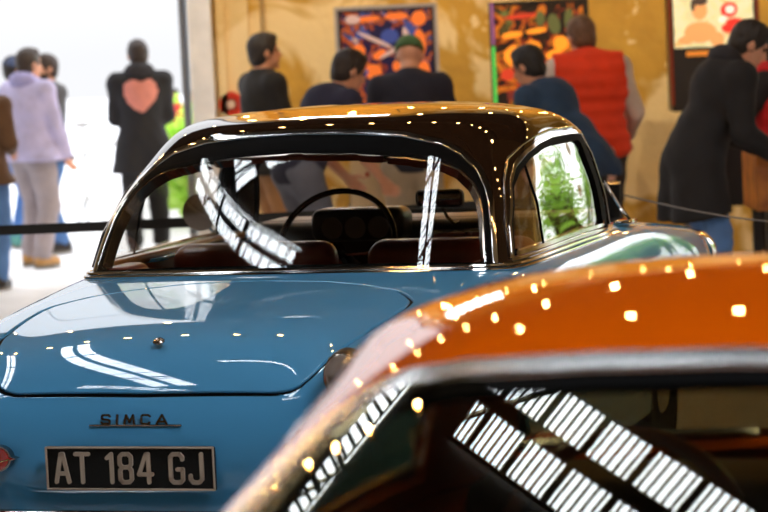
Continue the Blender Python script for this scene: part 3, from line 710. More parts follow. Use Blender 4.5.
# quarter-light blade and wiper at the foot of the right windscreen pillar
for s in (-1, 1): MB().tube([(s*.664, 2.74, 1.09), (s*.70, 2.80, 1.0), (s*.725, 2.86, .945)], .006, 8).box((s*.715, 2.82, .943), (.06, .14, .016), bev=.006).build('pillar_foot_trim', M_chrome, car)
MB().tube([(.1, 3.10, .975), (.15, 3.02, .99), (.50, 2.99, .985)], .005, 6).tube([(-.45, 3.06, .975), (-.35, 3.05, .985), (.02, 3.08, .99)], .005, 6).build('wiper', M_blk, car)
# ------------------------------------------------------------------ orange coupe in the foreground
M_or = mat('orange_paint', srgb(222, 92, 2), .7, coat=1.0, coat_rough=.02, spec=.0)
M_alu = mat('brushed_chrome', (.62, .61, .60), .25, metal=1.0)
G_or = glass_mat('tinted_rear_glass', (.62, .58, .46), .028)
cp = thing('orange_coupe', 'orange fastback coupe in the foreground, blurred, seen over its roof and rear window', 'car', (-.05, 1.44, 0), -math.radians(16))
Q = coupe_surf(8, 10); qx, qy, qz = Q.x, Q.y, Q.z; aq = abs(qx)
o_out = sym([(0, 1.226), (.17, 1.223), (.33, 1.216), (.40, 1.203), (.445, 1.182), (.482, 1.150), (.512, 1.10), (.545, 1.03), (.575, .96), (.565, .915), (.40, .905), (0, .90)])
o_trim = sym([(0, 1.226), (.17, 1.223), (.33, 1.216), (.402, 1.204), (.452, 1.185), (.505, 1.148), (.553, 1.095), (.60, 1.02), (.63, .95), (.61, .90), (.40, .895), (0, .89)])
ot = np.where(qy < 1.95, sd_poly(qx, qz, o_trim), -1.0)
og = np.where(qy < 1.95, sd_poly(qx, qz, o_out), -1.0)
s_out = [(1.55, .90), (1.72, 1.02), (1.90, 1.12), (2.05, 1.165), (2.25, 1.18), (2.45, 1.165), (2.56, 1.10), (2.68, .90)]
qs = np.where((aq > .52) & (qy > 1.5), sd_poly(qy, qz, s_out), -1.0)
qw = np.where((qy > 2.4) & ~((aq > .56) & (qy < 2.66)), sd_poly(qx, qz, sym([(0, 1.165), (.40, 1.155), (.50, 1.10), (.575, .90), (0, .915)])), -1.0)
panel('roof_shell', Q, np.minimum.reduce([-ot, -qs, -qw]), M_or, cp, prof=((0, -.004), (-.002, -.03)), back=True)
OG = pane_surf(1.682, 1.225, 2.1, 0.0, .25, .62, .88, 1.25)
rw2 = panel('rear_window', OG, sd_poly(OG.x, OG.z, o_out)-.012, G_or, cp, prof=((0, -.004),), back=True)
panel('window_trim', Q, np.minimum(ot-.002, .015-og), M_alu, rw2, off=.003, prof=((.002, -.003), (.004, -.01)))
panel('window_rubber', Q, band(og, .013, .030), M_rub, rw2, off=-.005, prof=((0, -.01),))
for s in (-1, 1):
    sw_ = panel('side_window', Q, np.where(qx*s > 0, qs-.006, -1), G_or, cp, off=-.012, prof=((0, -.004),), back=True)
    panel('window_trim', Q, np.where(qx*s > 0, band(qs, 0, .014), -1), M_alu, sw_, off=.003, prof=((0, -.01),))
w2 = panel('windshield', Q, qw-.004, G_or, cp, off=-.012, prof=((0, -.004),), back=True)
panel('window_trim', Q, band(qw, 0, .014), M_alu, w2, off=.003, prof=((0, -.01),))
BB = [[(x*.99, y*.99, z*.905-.0 if z > .3 else z) for x, y, z in r] for r in BODY]
O = Surf(mirror_rows(BB), 5, 4, flip=True); ox, oy, oz = O.x, O.y, O.z; ao = abs(ox)
r0 = COUPE[0]; ins = [(x-.03 if x > .3 else x, y+(.03 if y < 1.6 else -.03)) for x, y, z in r0]
go = np.where(oz > .7, sd_poly(ox, oy, ins+[(-x, y) for x, y in ins[::-1]]), -1)
ar = np.where(ao > .5, .33-np.hypot(oy-.80, oz-.29), -1); af = np.where(ao > .5, .33-np.hypot(oy-3.2, oz-.29), -1)
panel('body_shell', O, np.minimum.reduce([-go, -ar, -af]), M_or, cp, prof=((0, -.02),))
n = Q.P.shape[1]
MB().tube([tuple(Q.P[0, j]+np.array([Q.N[0, j][0], Q.N[0, j][1], 0])*.008) for j in range(0, n-1, 2)], .009, 8, closed=True).build('belt_moulding', M_alu, cp)
for s in (-1, 1): tyre_wheel(cp, s*.66, .80, .29, s, M_or); tyre_wheel(cp, s*.66, 3.2, .29, s, M_or)
MB().box((0, 2.0, .27), (1.28, 3.4, .10), bev=.03).build('underbody', M_under, cp)
MB().box((0, 1.9, .34), (1.32, 2.0, .05)).build('cabin_floor', M_under, cp, smooth=False)
M_cloth = mat('dark_brown_trim', srgb(70, 56, 32), .7)
MB().box((0, 1.05, .80), (1.16, .60, .04), bev=.01).build('parcel_shelf', M_cloth, cp)
for s in (-1, 1):
    st = MB().box((s*.31, 2.05, .42), (.50, .5, .2), bev=.06, seg=4).build('front_seat', M_cloth, cp)
    bb = MB().box((0, 0, 0), (.48, .13, .58), bev=.055, seg=5); bb.bm.transform(Matrix.Translation((s*.31, 1.86, .68)) @ Matrix.Rotation(math.radians(14), 4, 'X')); bb.build('backrest', M_cloth, st)
MB().box((0, 2.78, .80), (1.2, .28, .18), bev=.04, seg=4).build('dashboard', M_cloth, cp)
Mx = Matrix.Translation((-.32, 2.98-.42, .80)) @ Matrix.Rotation(math.radians(60), 4, 'X')
s2 = MB().tube([(.19*math.cos(a), .19*math.sin(a), 0) for a in np.linspace(0, 2*PI, 40, endpoint=False)], .014, 10, closed=True).build('steering_wheel', mat('brown_wood_rim', srgb(170, 100, 44), .3, coat=.6), cp, M=Mx)
MB().tube([(-.18, 0, 0), (0, -.01, -.03), (.18, 0, 0)], .009, 8).build('spoke', M_alu, s2, M=Mx)
for y, sg in ((-.06, -1), (4.12, 1)):
    MB().tube([(x_, y-sg*(.10*(abs(x_)/.75)**3), .42) for x_ in np.linspace(-.75, .75, 21)], .035, 12).build('rear_bumper' if sg < 0 else 'front_bumper', M_alu, cp)
for s in (-1, 1):
    MB().lathe([(.04, .03), (.05, -.005), (.035, -.03), (.001, -.035)], (s*.55, .06, .66), 'Y', 24).build('tail_light', M_red, cp)
    MB().lathe([(.08, -.05), (.085, .01), (.06, .03), (.001, .04)], (s*.68, 4.06, .64), 'Y', 24).build('headlight', M_alu, cp)
# ------------------------------------------------------------------ people
def seg_d(P, a, b, ra, rb):
    a, b = np.array(a, float), np.array(b, float); d = b-a; t = np.clip(((P-a)@d)/max(d@d, 1e-9), 0, 1)
    return np.linalg.norm(P-(a+t[..., None]*d), axis=-1)-(ra+(rb-ra)*t)
def ell_d(P, c, r, R=None):
    q = P-np.array(c, float)
    if R is not None: q = q@R
    r = np.array(r, float); k = np.linalg.norm(q/r, axis=-1); k2 = np.linalg.norm(q/r**2, axis=-1)
    return k*(k-1)/np.maximum(k2, 1e-6)
def smin(a, b, k):
    h = np.clip(.5+.5*(b-a)/k, 0, 1); return b*(1-h)+a*h-k*h*(1-h)
def union(ds, k=.02):
    d = ds[0]
    for e in ds[1:]: d = smin(d, e, k)
    return d
def nets(fn, lo, hi, h):
    """surface-nets mesh of fn < 0 in a box"""
    lo, hi = np.array(lo, float), np.array(hi, float); n = np.ceil((hi-lo)/h).astype(int)+1
    ax = [lo[i]+h*np.arange(n[i]) for i in range(3)]
    G = np.stack(np.meshgrid(*ax, indexing='ij'), -1); F = fn(G); s = F < 0
    for a in range(3):
        for e in (0, -1):
            sl = [slice(None)]*3; sl[a] = e; s[tuple(sl)] = False; F[tuple(sl)] = np.abs(F[tuple(sl)])+1e-4
    nc = n-1; acc = np.zeros(tuple(nc)+(3,)); cnt = np.zeros(tuple(nc)); 
    for a in range(3):
        s0 = [slice(None)]*3; s1 = [slice(None)]*3; s0[a] = slice(0, -1); s1[a] = slice(1, None)
        A, B_ = F[tuple(s0)], F[tuple(s1)]; x = s[tuple(s0)] != s[tuple(s1)]
        t = np.where(x, A/np.where(x, A-B_, 1), 0); p = G[tuple(s0)].copy(); p[..., a] += t*h
        o = [i for i in range(3) if i != a]
        for d0 in (0, 1):
            for d1 in (0, 1):
                sl = [slice(None)]*3; sl[o[0]] = slice(d0, d0+nc[o[0]]); sl[o[1]] = slice(d1, d1+nc[o[1]])
                m = x[tuple(sl)]; acc += np.where(m[..., None], p[tuple(sl)], 0); cnt += m
    act = cnt > 0; idx = -np.ones(tuple(nc), int); idx[act] = np.arange(act.sum()); V = acc[act]/cnt[act][:, None]; Q = []
    for a in range(3):
        b_, c_ = (a+1) % 3, (a+2) % 3; s0 = [slice(None)]*3; s1 = [slice(None)]*3; s0[a] = slice(0, -1); s1[a] = slice(1, None)
        x = s[tuple(s0)] != s[tuple(s1)]; I = np.argwhere(x); I = I[(I[:, b_] > 0) & (I[:, c_] > 0) & (I[:, b_] < n[b_]-1) & (I[:, c_] < n[c_]-1)]
        inside = s[tuple(I.T)]
        def at_(db, dc): J = I.copy(); J[:, b_] -= db; J[:, c_] -= dc; return idx[tuple(J.T)]
        q = np.stack([at_(1, 1), at_(0, 1), at_(0, 0), at_(1, 0)], 1); q[~inside] = q[~inside][:, ::-1]; Q.append(q)
    return V, np.concatenate(Q)
def mesh_of(parts, name, m, parent, label=None, T=None):
    V = []; F = []; n = 0
    for v, q in parts:
        V.append(v); F.append(q+n); n += len(v)
    V = np.concatenate(V); F = np.concatenate(F)
    me = bpy.data.meshes.new(name); me.from_pydata(V.tolist(), [], F.tolist()); me.polygons.foreach_set('use_smooth', [True]*len(me.polygons))
    return link_obj(name, me, m, parent, label)
def bounds(pts, pad): P = np.array(pts); return P.min(0)-pad, P.max(0)+pad
def ik(a, b, l1, l2, hint):
    a, b, hint = np.array(a, float), np.array(b, float), np.array(hint, float); d = b-a; L = np.linalg.norm(d)
    if L > (l1+l2)*.995: b = a+d/L*(l1+l2)*.995; d = b-a; L = np.linalg.norm(d)
    u = d/L; x = (l1*l1-l2*l2+L*L)/(2*L); y = math.sqrt(max(0, l1*l1-x*x)); h = hint-u*(hint@u); h /= max(np.linalg.norm(h), 1e-6)
    return a+u*x+h*y, b
def rotm(yaw, pitch):
    cy, sy = math.cos(yaw), math.sin(yaw); cp, sp = math.cos(pitch), math.sin(pitch)
    Z = np.array([[cy, -sy, 0], [sy, cy, 0], [0, 0, 1]]); X = np.array([[1, 0, 0], [0, cp, -sp], [0, sp, cp]]); return Z@X
M_skin = mat('skin', srgb(205, 148, 118), .5); M_eye = mat('eye_dark', (.02, .015, .012), .2); M_lip = mat('lips', srgb(160, 92, 80), .5)
def cloth(name, rgb, **k): return mat(name, srgb(*rgb), .85, noise=(tuple(v*.72 for v in srgb(*rgb)), 7, 4, .35, .75), sheen=0.0, **k)
def person(label, pos, face, H=1.75, lean=0.0, head=(0, 0), hands=None, feet=None, top=('t_shirt', 'navy', (40, 42, 66)), long_sleeve=False, hem=.86,
           trousers=('trousers', 'grey', (90, 90, 100)), shoes=(40, 34, 30), hair=(34, 24, 18), hood=None, cap=None, bulk=1.0, collar=None, vest=None, skin=None, group=None, side_lean=0.0, beard=None, loose=1.0):
    """a standing or bending figure facing +Y before the turn by face (radians, anticlockwise)"""
    k = H/1.75; t = thing('person', label, 'person', pos, face, group); Ms = skin or M_skin
    sl = np.array([math.sin(side_lean)*.5, math.sin(lean)*.5, math.cos(lean)*.5]); sl[2] = math.sqrt(max(.02, .25-sl[0]**2-sl[1]**2))
    pel = np.array([0, -.22*math.sin(lean), .93]); neck = pel+sl*1.04; up = sl/np.linalg.norm(sl); fwd = np.array([0, up[2], -up[1]]); fwd /= np.linalg.norm(fwd)
    rt = np.cross(fwd, up)
    sh = [neck+rt*s*.185-up*.055 for s in (-1, 1)]; chest = pel+sl*.70; waist = pel+sl*.25
    hips = [pel+np.array([s*.09, 0, -.02]) for s in (-1, 1)]
    feet = feet or [(-.11, .02), (.11, -.02)]; ank = [np.array([f[0], f[1]+(-.02), .085]) for f in feet]
    knee = []; 
    for s in range(2): kn, an = ik(hips[s], ank[s], .425, .43, (0, 1, 0)); knee.append(kn); ank[s] = an
    hands = hands or [(-.27, .04, .80), (.27, .04, .80)]; elb = []; wr = []
    for s in range(2):
        e, w_ = ik(sh[s], hands[s], .29, .255, ((-.35, .35)[s], -.8, -.35)); elb.append(e); wr.append(w_)
    Rh = rotm(head[0], head[1]); hd = neck+np.array(Rh@np.array([0, .035, .155])) ; b = bulk
    def torso(P, g=0.0):
        return union([seg_d(P, pel+(-.0, 0, 0), pel, .10, .10) if False else ell_d(P, pel, (.165*b+g, .12*b+g, .13+g)), ell_d(P, waist, (.145*b+g, .105*b+g, .15+g)),
                      ell_d(P, chest, (.17*b+g, .115*b+g, .19+g)), seg_d(P, sh[0], sh[1], .062+g, .062+g), seg_d(P, chest, neck, .09+g*.6, .06+g*.6)], .06)
    def arms(P, g=0.0, upto=1.0):
        r = []
        for s in range(2):
            r.append(seg_d(P, sh[s], elb[s], .055+g, .042+g))
            if upto > .6: r.append(seg_d(P, elb[s], elb[s]+(wr[s]-elb[s])*min(1, upto), .041+g, .028+g))
        return union(r, .02)
    def legs(P, g=0.0):
        return union([seg_d(P, hips[s], knee[s], .083*b+g, .055+g) for s in range(2)]+[seg_d(P, knee[s], ank[s], .054+g, .037+g) for s in range(2)], .03)
    def headf(P):
        q = (P-hd)@Rh
        return union([ell_d(q, (0, -.012, .025), (.076, .094, .098)), ell_d(q, (0, .022, -.045), (.056, .066, .072)), seg_d(q, (0, -.02, -.06), (0, -.045, -.20), .056, .062),
                      seg_d(q, (0, .088, .012), (0, .104, -.022), .009, .015), ell_d(q, (0, .085, -.058), (.026, .012, .010)), ell_d(q, (0, .078, .038), (.048, .014, .010)),
                      ell_d(q, (-.078, -.012, -.005), (.010, .02, .032)), ell_d(q, (.078, -.012, -.005), (.010, .02, .032)), ell_d(q, (0, .078, -.098), (.022, .018, .016))], .014)
    allp = [pel, neck, *sh, *elb, *wr, *knee, *ank, *hips, chest]
    parts = [nets(lambda P: union([torso(P), arms(P), legs(P)], .03), *bounds(allp, .24), .022), nets(headf, hd-.24, hd+.16, .0105)]
    for s in range(2):                                                # hands: palm, four unequal bent fingers, thumb from the side
        sg = (-1, 1)[s]; w0 = wr[s]; d = w0-elb[s]; d /= np.linalg.norm(d); side_ = np.cross(d, np.array([sg*1.0, .15, .1])); side_ /= np.linalg.norm(side_); nrm_ = np.cross(side_, d)*sg
        def hand(P, w0=w0, d=d, sd=side_, nm=nrm_):
            r = [seg_d(P, w0-d*.03, w0+d*.02, .027, .026)]
            for f in range(4): r.append(seg_d(P, w0+d*.015+sd*(f-1.5)*.012, w0+d*.085+sd*(f-1.5)*.0205, .014, .0115))
            r = [union(r, .012)]
            for f, L in enumerate((.062, .078, .083, .072)):
                a = w0+d*.085+sd*(f-1.5)*.0205; m_ = a+(d*.82+nm*.38)*L*.5; e_ = m_+(d*.35+nm*.8)*L*.48
                r.append(union([seg_d(P, a, m_, .0095, .0085), seg_d(P, m_, e_, .0085, .0068)], .003))
            a = w0+d*.025+sd*.026; m_ = a+(d*.55+sd*.75+nm*.2)*.042; e_ = m_+(d*.85+sd*.2+nm*.4)*.036
            r.append(union([seg_d(P, a, m_, .014, .0105), seg_d(P, m_, e_, .0105, .0085)], .006))
            return union(r, .004)
        c_ = w0+d*.075; parts.append(nets(hand, c_-.125, c_+.125, .0068))
    body = mesh_of(parts, 'body', Ms, t)
    MB().ball((-.031, .073, .012), .0125, 10).ball((.031, .073, .012), .0125, 10).build('eyes', M_eye, body, M=Matrix.Translation(hd) @ Matrix(Rh.tolist()).to_4x4())
    MB().ball((0, .094, -.058), .02, 10, (1, .3, .26)).build('mouth', M_lip, body, M=Matrix.Translation(hd) @ Matrix(Rh.tolist()).to_4x4())
    Mh = mat('hair_%d_%d_%d' % hair, srgb(*hair), .6, noise=(tuple(v*.5 for v in srgb(*hair)), 40, 4, .3, .7), bump=.3, bscale=60)
    def hairf(P):
        q = (P-hd)@Rh; d_ = union([ell_d(q, (0, -.02, .036), (.087, .105, .103)), ell_d(q, (0, .02, .10), (.062, .066, .034)), ell_d(q, (0, -.05, -.03), (.072, .062, .07))], .02)
        d_ = d_+.004*np.sin(q[..., 0]*120+q[..., 2]*60)*np.sin(q[..., 1]*130)
        cut_ = np.maximum(q[..., 1]*.9-.035-(q[..., 2])*.62, -(q[..., 2]+.085)); return np.maximum(d_, cut_)
    if not (cap and cap[2]): mesh_of([nets(hairf, hd-.2, hd+.2, .0095)], 'hair', Mh, t)
    if beard: mesh_of([nets(lambda P: np.maximum(ell_d((P-hd)@Rh, (0, .026, -.055), (.064, .072, .074)), ((P-hd)@Rh)[..., 2]+.035), hd-.2, hd+.2, .0095)], 'beard', Mh, t)
    if cap:
        def capf(P):
            q = (P-hd)@Rh; return union([np.maximum(ell_d(q, (0, -.014, .045), (.092, .110, .092)), .03-q[..., 2]), ell_d(q, (0, .11, .048), (.066, .075, .012))], .008)
        mesh_of([nets(capf, hd-.22, hd+.22, .0095)], 'cap', cloth('cap_'+cap[0], cap[1]), t)
    # clothes
    Mt = cloth(top[1]+'_'+top[0], top[2]); Mp = cloth(trousers[1]+'_'+trousers[0], trousers[2]); g = .016*loose
    def topf(P):
        d_ = union([torso(P, g), arms(P, g*.8, .97 if long_sleeve else .12)], .03)
        if hem < .86: d_ = smin(d_, union([seg_d(P, hips[0]+(0, 0, -.05), hips[0]+np.array((-.02, 0, hem-.86-.05)), .11+g, .13+g), seg_d(P, hips[1]+(0, 0, -.05), hips[1]+np.array((.02, 0, hem-.86-.05)), .11+g, .13+g)], .05), .05)
        d_ = d_+.003*np.sin(P[..., 2]*38+P[..., 0]*22)*np.sin(P[..., 0]*31+P[..., 1]*25)
        hz = hem+.0*P[..., 0]; q = (P-neck)@np.stack([rt, fwd, up], 1)
        return np.maximum.reduce([d_, hz-P[..., 2]+.35*math.sin(lean)*(P[..., 1]-pel[1]), (q[..., 2]-.055)])
    def trf(P):
        d_ = union([legs(P, .02*loose), ell_d(P, pel, (.172*b, .132*b, .13))], .04)
        d_ = d_+.003*np.sin(P[..., 2]*45+P[..., 0]*15); return np.maximum(d_, .07-P[..., 2])
    tp = mesh_of([nets(topf, *bounds(allp, .26), .0165)], top[0], Mt, t)
    mesh_of([nets(trf, *bounds([pel, *hips, *knee, *ank], .24), .019)], trousers[0], Mp, t)
    if hood:
        def hoodf(P):
            q = (P-neck)@np.stack([rt, fwd, up], 1)
            return np.maximum(union([ell_d(q, (0, -.055, .035), (.125, .085, .075)), ell_d(q, (0, .01, .02), (.115, .10, .05))], .04), -ell_d(q, (0, .01, .09), (.075, .085, .07)))
        mesh_of([nets(hoodf, neck-.22, neck+.22, .014)], 'hood', cloth('hood_'+top[1], hood), tp)
    if vest:
        def vf(P):
            d_ = torso(P, g+.018)+.006*np.sin(P[..., 2]*75)
            d_ = np.maximum(d_, -(union([ell_d(P, sh[s]+rt*(-1, 1)[s]*.10, (.085, .16, .17)) for s in range(2)], .01)))
            q = (P-neck)@np.stack([rt, fwd, up], 1); return np.maximum.reduce([d_, hem-.0-P[..., 2], q[..., 2]-.085])
        mesh_of([nets(vf, *bounds([pel, neck, *sh], .3), .0165)], 'vest', cloth('vest_%d_%d_%d' % vest, vest), t)
    for s in range(2):
        a = ank[s]; sgn = (-1, 1)[s]
        def shf(P, a=a): return np.maximum(union([ell_d(P, a+(0, .09, -.045), (.052, .115, .048)), ell_d(P, a+(0, -.01, -.035), (.045, .07, .06)), seg_d(P, a+(0, -.01, -.02), a+(0, -.01, .03), .045, .045)], .03), .004-P[..., 2])
        sh_ = mesh_of([nets(shf, a-.2, a+.26, .013)], 'shoe', mat('shoe_%d_%d_%d' % shoes, srgb(*shoes), .6), t)
        MB().prism([(a[0]+.054*math.cos(q_), a[1]+.055+.145*math.sin(q_)) for q_ in np.linspace(0, 2*PI, 24, endpoint=False)], 0, .022).build('sole', mat('sole_rubber', srgb(120, 112, 100), .7), sh_)
    t.scale = (k, k, k)
    t_info = dict(root=t, hd=hd, neck=neck, chest=chest, pel=pel, sh=sh, wr=wr, top=tp); return t_info
R_ = math.radians
JE = ('trousers', 'grey_blue_jeans', (104, 108, 124))
person('man in a lavender hooded sweatshirt and grey cargo trousers standing on the bright forecourt', (-2.70, 20.2, 0), R_(-35), 1.71, head=(R_(-12), 0), hands=[(-.22, .22, .88), (.24, .16, .86)], feet=[(-.15, .1), (.13, -.06)],
       top=('hooded_sweatshirt', 'lavender', (184, 178, 216)), long_sleeve=True, hem=.84, trousers=('cargo_trousers', 'grey', (160, 150, 156)), shoes=(178, 132, 74), hair=(58, 44, 36), hood=(160, 156, 204), loose=1.7, bulk=1.12)
person('person in a blue cap and jeans half hidden behind the lavender sweatshirt man', (-3.12, 22.4, 0), R_(-60), 1.66, top=('jacket', 'pale_blue', (140, 160, 200)), long_sleeve=True, trousers=('jeans', 'bright_blue', (74, 122, 190)), cap=('blue', (70, 84, 120), False), shoes=(90, 160, 150))
person('bearded man in dark grey gesturing with a raised hand beyond the lavender sweatshirt', (-2.70, 21.6, 0), R_(120), 1.66, hands=[(-.20, .34, 1.18), (.25, .10, .90)], top=('jacket', 'dark_grey', (92, 92, 96)), long_sleeve=True, hem=.80,
       trousers=('jeans', 'blue', (84, 124, 180)), beard=True, hair=(60, 42, 34), bulk=.98)
person('person in a brown jacket cut off by the left edge of the picture', (-2.80, 18.3, 0), R_(-10), 1.62, hands=[(-.25, .1, .85), (.17, .22, 1.05)], top=('jacket', 'brown', (92, 64, 40)), long_sleeve=True, hem=.8, trousers=('jeans', 'blue', (70, 110, 180)), loose=1.4, bulk=1.1)
hz_ = person('man in a long black hooded top with a pink heart printed on its back', (-1.90, 21.0, 0), R_(6), 1.74, head=(R_(8), 0), hands=[(-.12, .27, 1.16), (.12, .27, 1.10)], top=('hooded_top', 'black', (22, 21, 26)), long_sleeve=True, hem=.66,
       trousers=('trousers', 'black', (22, 21, 25)), hair=(48, 34, 28), hood=(34, 32, 38), loose=1.6, bulk=1.06)
# heart print: the back faces of the top inside a heart outline, lifted a few millimetres
src = hz_['top'].data; bmh = bmesh.new(); bmh.from_mesh(src); ch = hz_['chest']; kill = []
for f in bmh.faces:
    c_ = f.calc_center_median(); u_, v_ = (c_.x)/.155, (c_.z-ch[2]+.015)/.155
    ins = (u_*u_+v_*v_-.62)**3-u_*u_*v_**3*.7 < 0
    if not (ins and f.normal.y < -.3): kill.append(f)
bmesh.ops.delete(bmh, geom=kill, context='FACES')
bmesh.ops.subdivide_edges(bmh, edges=bmh.edges[:], cuts=1, use_grid_fill=True)
for v in bmh.verts: v.co.y -= .006
r_ = bmesh.ops.extrude_face_region(bmh, geom=bmh.faces[:]); 
for v in [e for e in r_['geom'] if isinstance(e, bmesh.types.BMVert)]: v.co.y += .004
bmh.normal_update(); me = bpy.data.meshes.new('heart_print'); bmh.to_mesh(me); bmh.free(); link_obj('heart_print', me, cloth('pink_print', (206, 132, 120)), hz_['top'])
person('dark haired man in a black jacket standing in profile before the yellow wall', (-.74, 17.0, 0), R_(-62), 1.72, head=(R_(-8), R_(2)), hands=[(-.2, .3, .92), (.22, .2, .9)], top=('jacket', 'black', (20, 16, 16)), long_sleeve=True, hem=.80,
       trousers=('trousers', 'tan', (176, 128, 84)), hair=(40, 32, 30), loose=1.5, bulk=1.05)
person('dark haired man in a navy t-shirt and jeans bending over the left pinball machine', (-.375, 15.05, 0), R_(-58), 1.71, lean=R_(36), head=(R_(-5), R_(-22)), hands=[(-.20, .34, .84), (.20, .34, .84)], top=('t_shirt', 'navy', (34, 34, 58)),
       trousers=JE, hair=(44, 30, 24), loose=1.25, bulk=1.0)
person('man in a green cap and navy t-shirt seen from behind at the left pinball machine', (.20, 15.62, 0), R_(-4), 1.70, lean=R_(15), head=(R_(0), R_(-25)), hands=[(-.25, .33, .99), (.25, .33, .99)], top=('t_shirt', 'dark_navy', (26, 25, 40)),
       trousers=('trousers', 'cream', (188, 168, 140)), cap=('green', (70, 104, 62), True), hair=(96, 84, 66), loose=1.1, bulk=.98)
person('black haired man in a blue denim jacket bending to the left over a pinball machine', (1.09, 15.0, 0), R_(52), 1.69, lean=R_(38), head=(R_(0), R_(-18)), hands=[(-.2, .36, .86), (.2, .36, .86)], top=('denim_jacket', 'blue', (34, 60, 88)), long_sleeve=True, hem=.84,
       trousers=('trousers', 'dark', (38, 36, 44)), hair=(26, 20, 18), loose=1.2, bulk=.96)
person('man in a bright orange red quilted vest seen from behind at the middle pinball machine', (1.28, 15.64, 0), R_(4), 1.75, lean=R_(8), head=(R_(14), R_(-20)), hands=[(-.27, .27, .98), (.27, .27, .98)], top=('shirt', 'white', (206, 190, 176)), long_sleeve=True,
       trousers=('trousers', 'dark_brown', (52, 36, 26)), hair=(110, 76, 50), vest=(236, 62, 16), loose=1.3, bulk=1.18)
person('man in a long black hooded coat and jeans leaning over the machine at the right', (1.74, 13.7, 0), R_(-75), 1.74, lean=R_(27), head=(R_(-6), R_(-30)), hands=[(-.2, .38, .96), (.2, .30, .93)], feet=[(-.12, .10), (.12, -.16)], top=('long_coat', 'black', (17, 15, 18)), long_sleeve=True, hem=.62,
       trousers=('jeans', 'blue', (62, 74, 100)), hair=(30, 22, 18), hood=(16, 14, 17), loose=2.0, bulk=1.0)
person('person in a red vest with black sleeves at the right edge of the picture', (2.33, 15.1, 0), R_(75), 1.62, lean=R_(14), hands=[(-.22, .42, 1.0), (.2, .40, 1.0)], top=('pullover', 'black', (30, 26, 28)), long_sleeve=True, hem=.84, trousers=('trousers', 'black_', (26, 24, 26)), vest=(214, 30, 34), bulk=1.1)
person('small distant person in a red top on the forecourt lawn', (-2.33, 30, .05), R_(200), 1.16, top=('jacket', 'red', (224, 60, 60)), long_sleeve=True, trousers=('trousers', 'pale', (200, 180, 170)))
person('small distant person in a blue top on the forecourt lawn', (-2.16, 31, .05), R_(150), 1.12, top=('jacket', 'royal_blue', (50, 70, 170)), long_sleeve=True, trousers=('trousers', 'pale', (200, 180, 170)))
# ------------------------------------------------------------------ pinball machines, barrier, things outdoors
M_cab = mat('black_cabinet', (.012, .011, .012), .4); M_cream = mat('cream_cabinet', srgb(214, 190, 150), .5); M_legm = mat('steel_leg', (.5, .5, .5), .25, metal=1)
M_woodc = mat('orange_brown_cabinet', srgb(214, 132, 48), .45, noise=(srgb(140, 76, 26), 8, 5, .3, .7))
def glow(name, c, s): return mat(name, c, .4, emit=c, es=s)
def translite(name, cols, s, scale, dist=1.5):
    m = bpy.data.materials.new(name); m.use_nodes = True; nt = m.node_tree; b = nt.nodes['Principled BSDF']
    tc = nt.nodes.new('ShaderNodeTexCoord'); n = nt.nodes.new('ShaderNodeTexNoise'); n.inputs['Scale'].default_value = scale; n.inputs['Detail'].default_value = 3; n.inputs['Distortion'].default_value = dist
    nt.links.new(tc.outputs['Object'], n.inputs['Vector']); r = nt.nodes.new('ShaderNodeValToRGB'); cr = r.color_ramp; cr.interpolation = 'EASE'
    while len(cr.elements) < len(cols): cr.elements.new(.5)
    for e, (p, c) in zip(cr.elements, cols): e.position = p; e.color = col4(c)
    nt.links.new(n.outputs['Fac'], r.inputs['Fac']); nt.links.new(r.outputs['Color'], b.inputs['Base Color']); nt.links.new(r.outputs['Color'], b.inputs['Emission Color'])
    b.inputs['Emission Strength'].default_value = s; b.inputs['Roughness'].default_value = .3; return m
def pinball(label, x, y, rz, frame, side_m, paint, W=.62, topz=1.845):
    t = thing('pinball_machine', label, 'pinball machine', (x, y, 0), rz, 'pinball machines along the yellow wall')
    M = Matrix.Identity(4)
    MB().prism([(-1.25, .50), (-1.25, .93), (0, 1.04), (0, .46)], -W*.41, W*.41, 'YZ').build('cabinet', side_m, t, smooth=False)
    MB().prism([(-1.20, .946), (-1.20, .952), (-.03, 1.056), (-.03, 1.048)], -W*.37, W*.37, 'YZ').build('playfield_glass', mat('playfield_glass', (.03, .03, .04), .05, coat=1), t, smooth=False)
    for sx in (-1, 1):
        for yy, zt in ((-1.2, .62), (-.1, .62)):
            MB().box((sx*W*.41, yy, zt/2), (.045, .045, zt)).build('leg', M_legm, t, smooth=False)
    bb = MB().box((0, .12, (1.06+topz)/2), (W, .26, topz-1.06), bev=.01).build('backbox', M_cab, t, smooth=False)
    f = MB(); z0, z1 = 1.10, topz
    for c, d in (((-W/2+.0, -.02, (z0+z1)/2), (.022, .03, z1-z0)), ((W/2, -.02, (z0+z1)/2), (.022, .03, z1-z0)), ((0, -.02, z1), (W+.02, .03, .022))): f.box(c, d)
    f.build('frame', frame, bb, smooth=False)
    MB().cyl((-W*.25, -1.255, .80), (-W*.25, -1.27, .80), .014, seg=12).cyl((W*.25, -1.255, .80), (W*.25, -1.29, .80), .016, seg=12).build('button', M_red, t)
    paint(bb, W, z0, z1); return t
def blobs(parent, name, m, items, y=-.0145, n=18):
    for i, (cx, cz, rx, rz_, a) in enumerate(items):
        b = MB(); b.prism([(cx+rx*math.cos(q)*math.cos(a)-rz_*math.sin(q)*math.sin(a)*(1+.15*math.sin(3*q)), cz+rx*math.cos(q)*math.sin(a)+rz_*math.sin(q)*math.cos(a)) for q in np.linspace(0, 2*PI, n, endpoint=False)], y-.0006*i, y+.006, 'XZ'); b.build(name, m, parent, smooth=False)
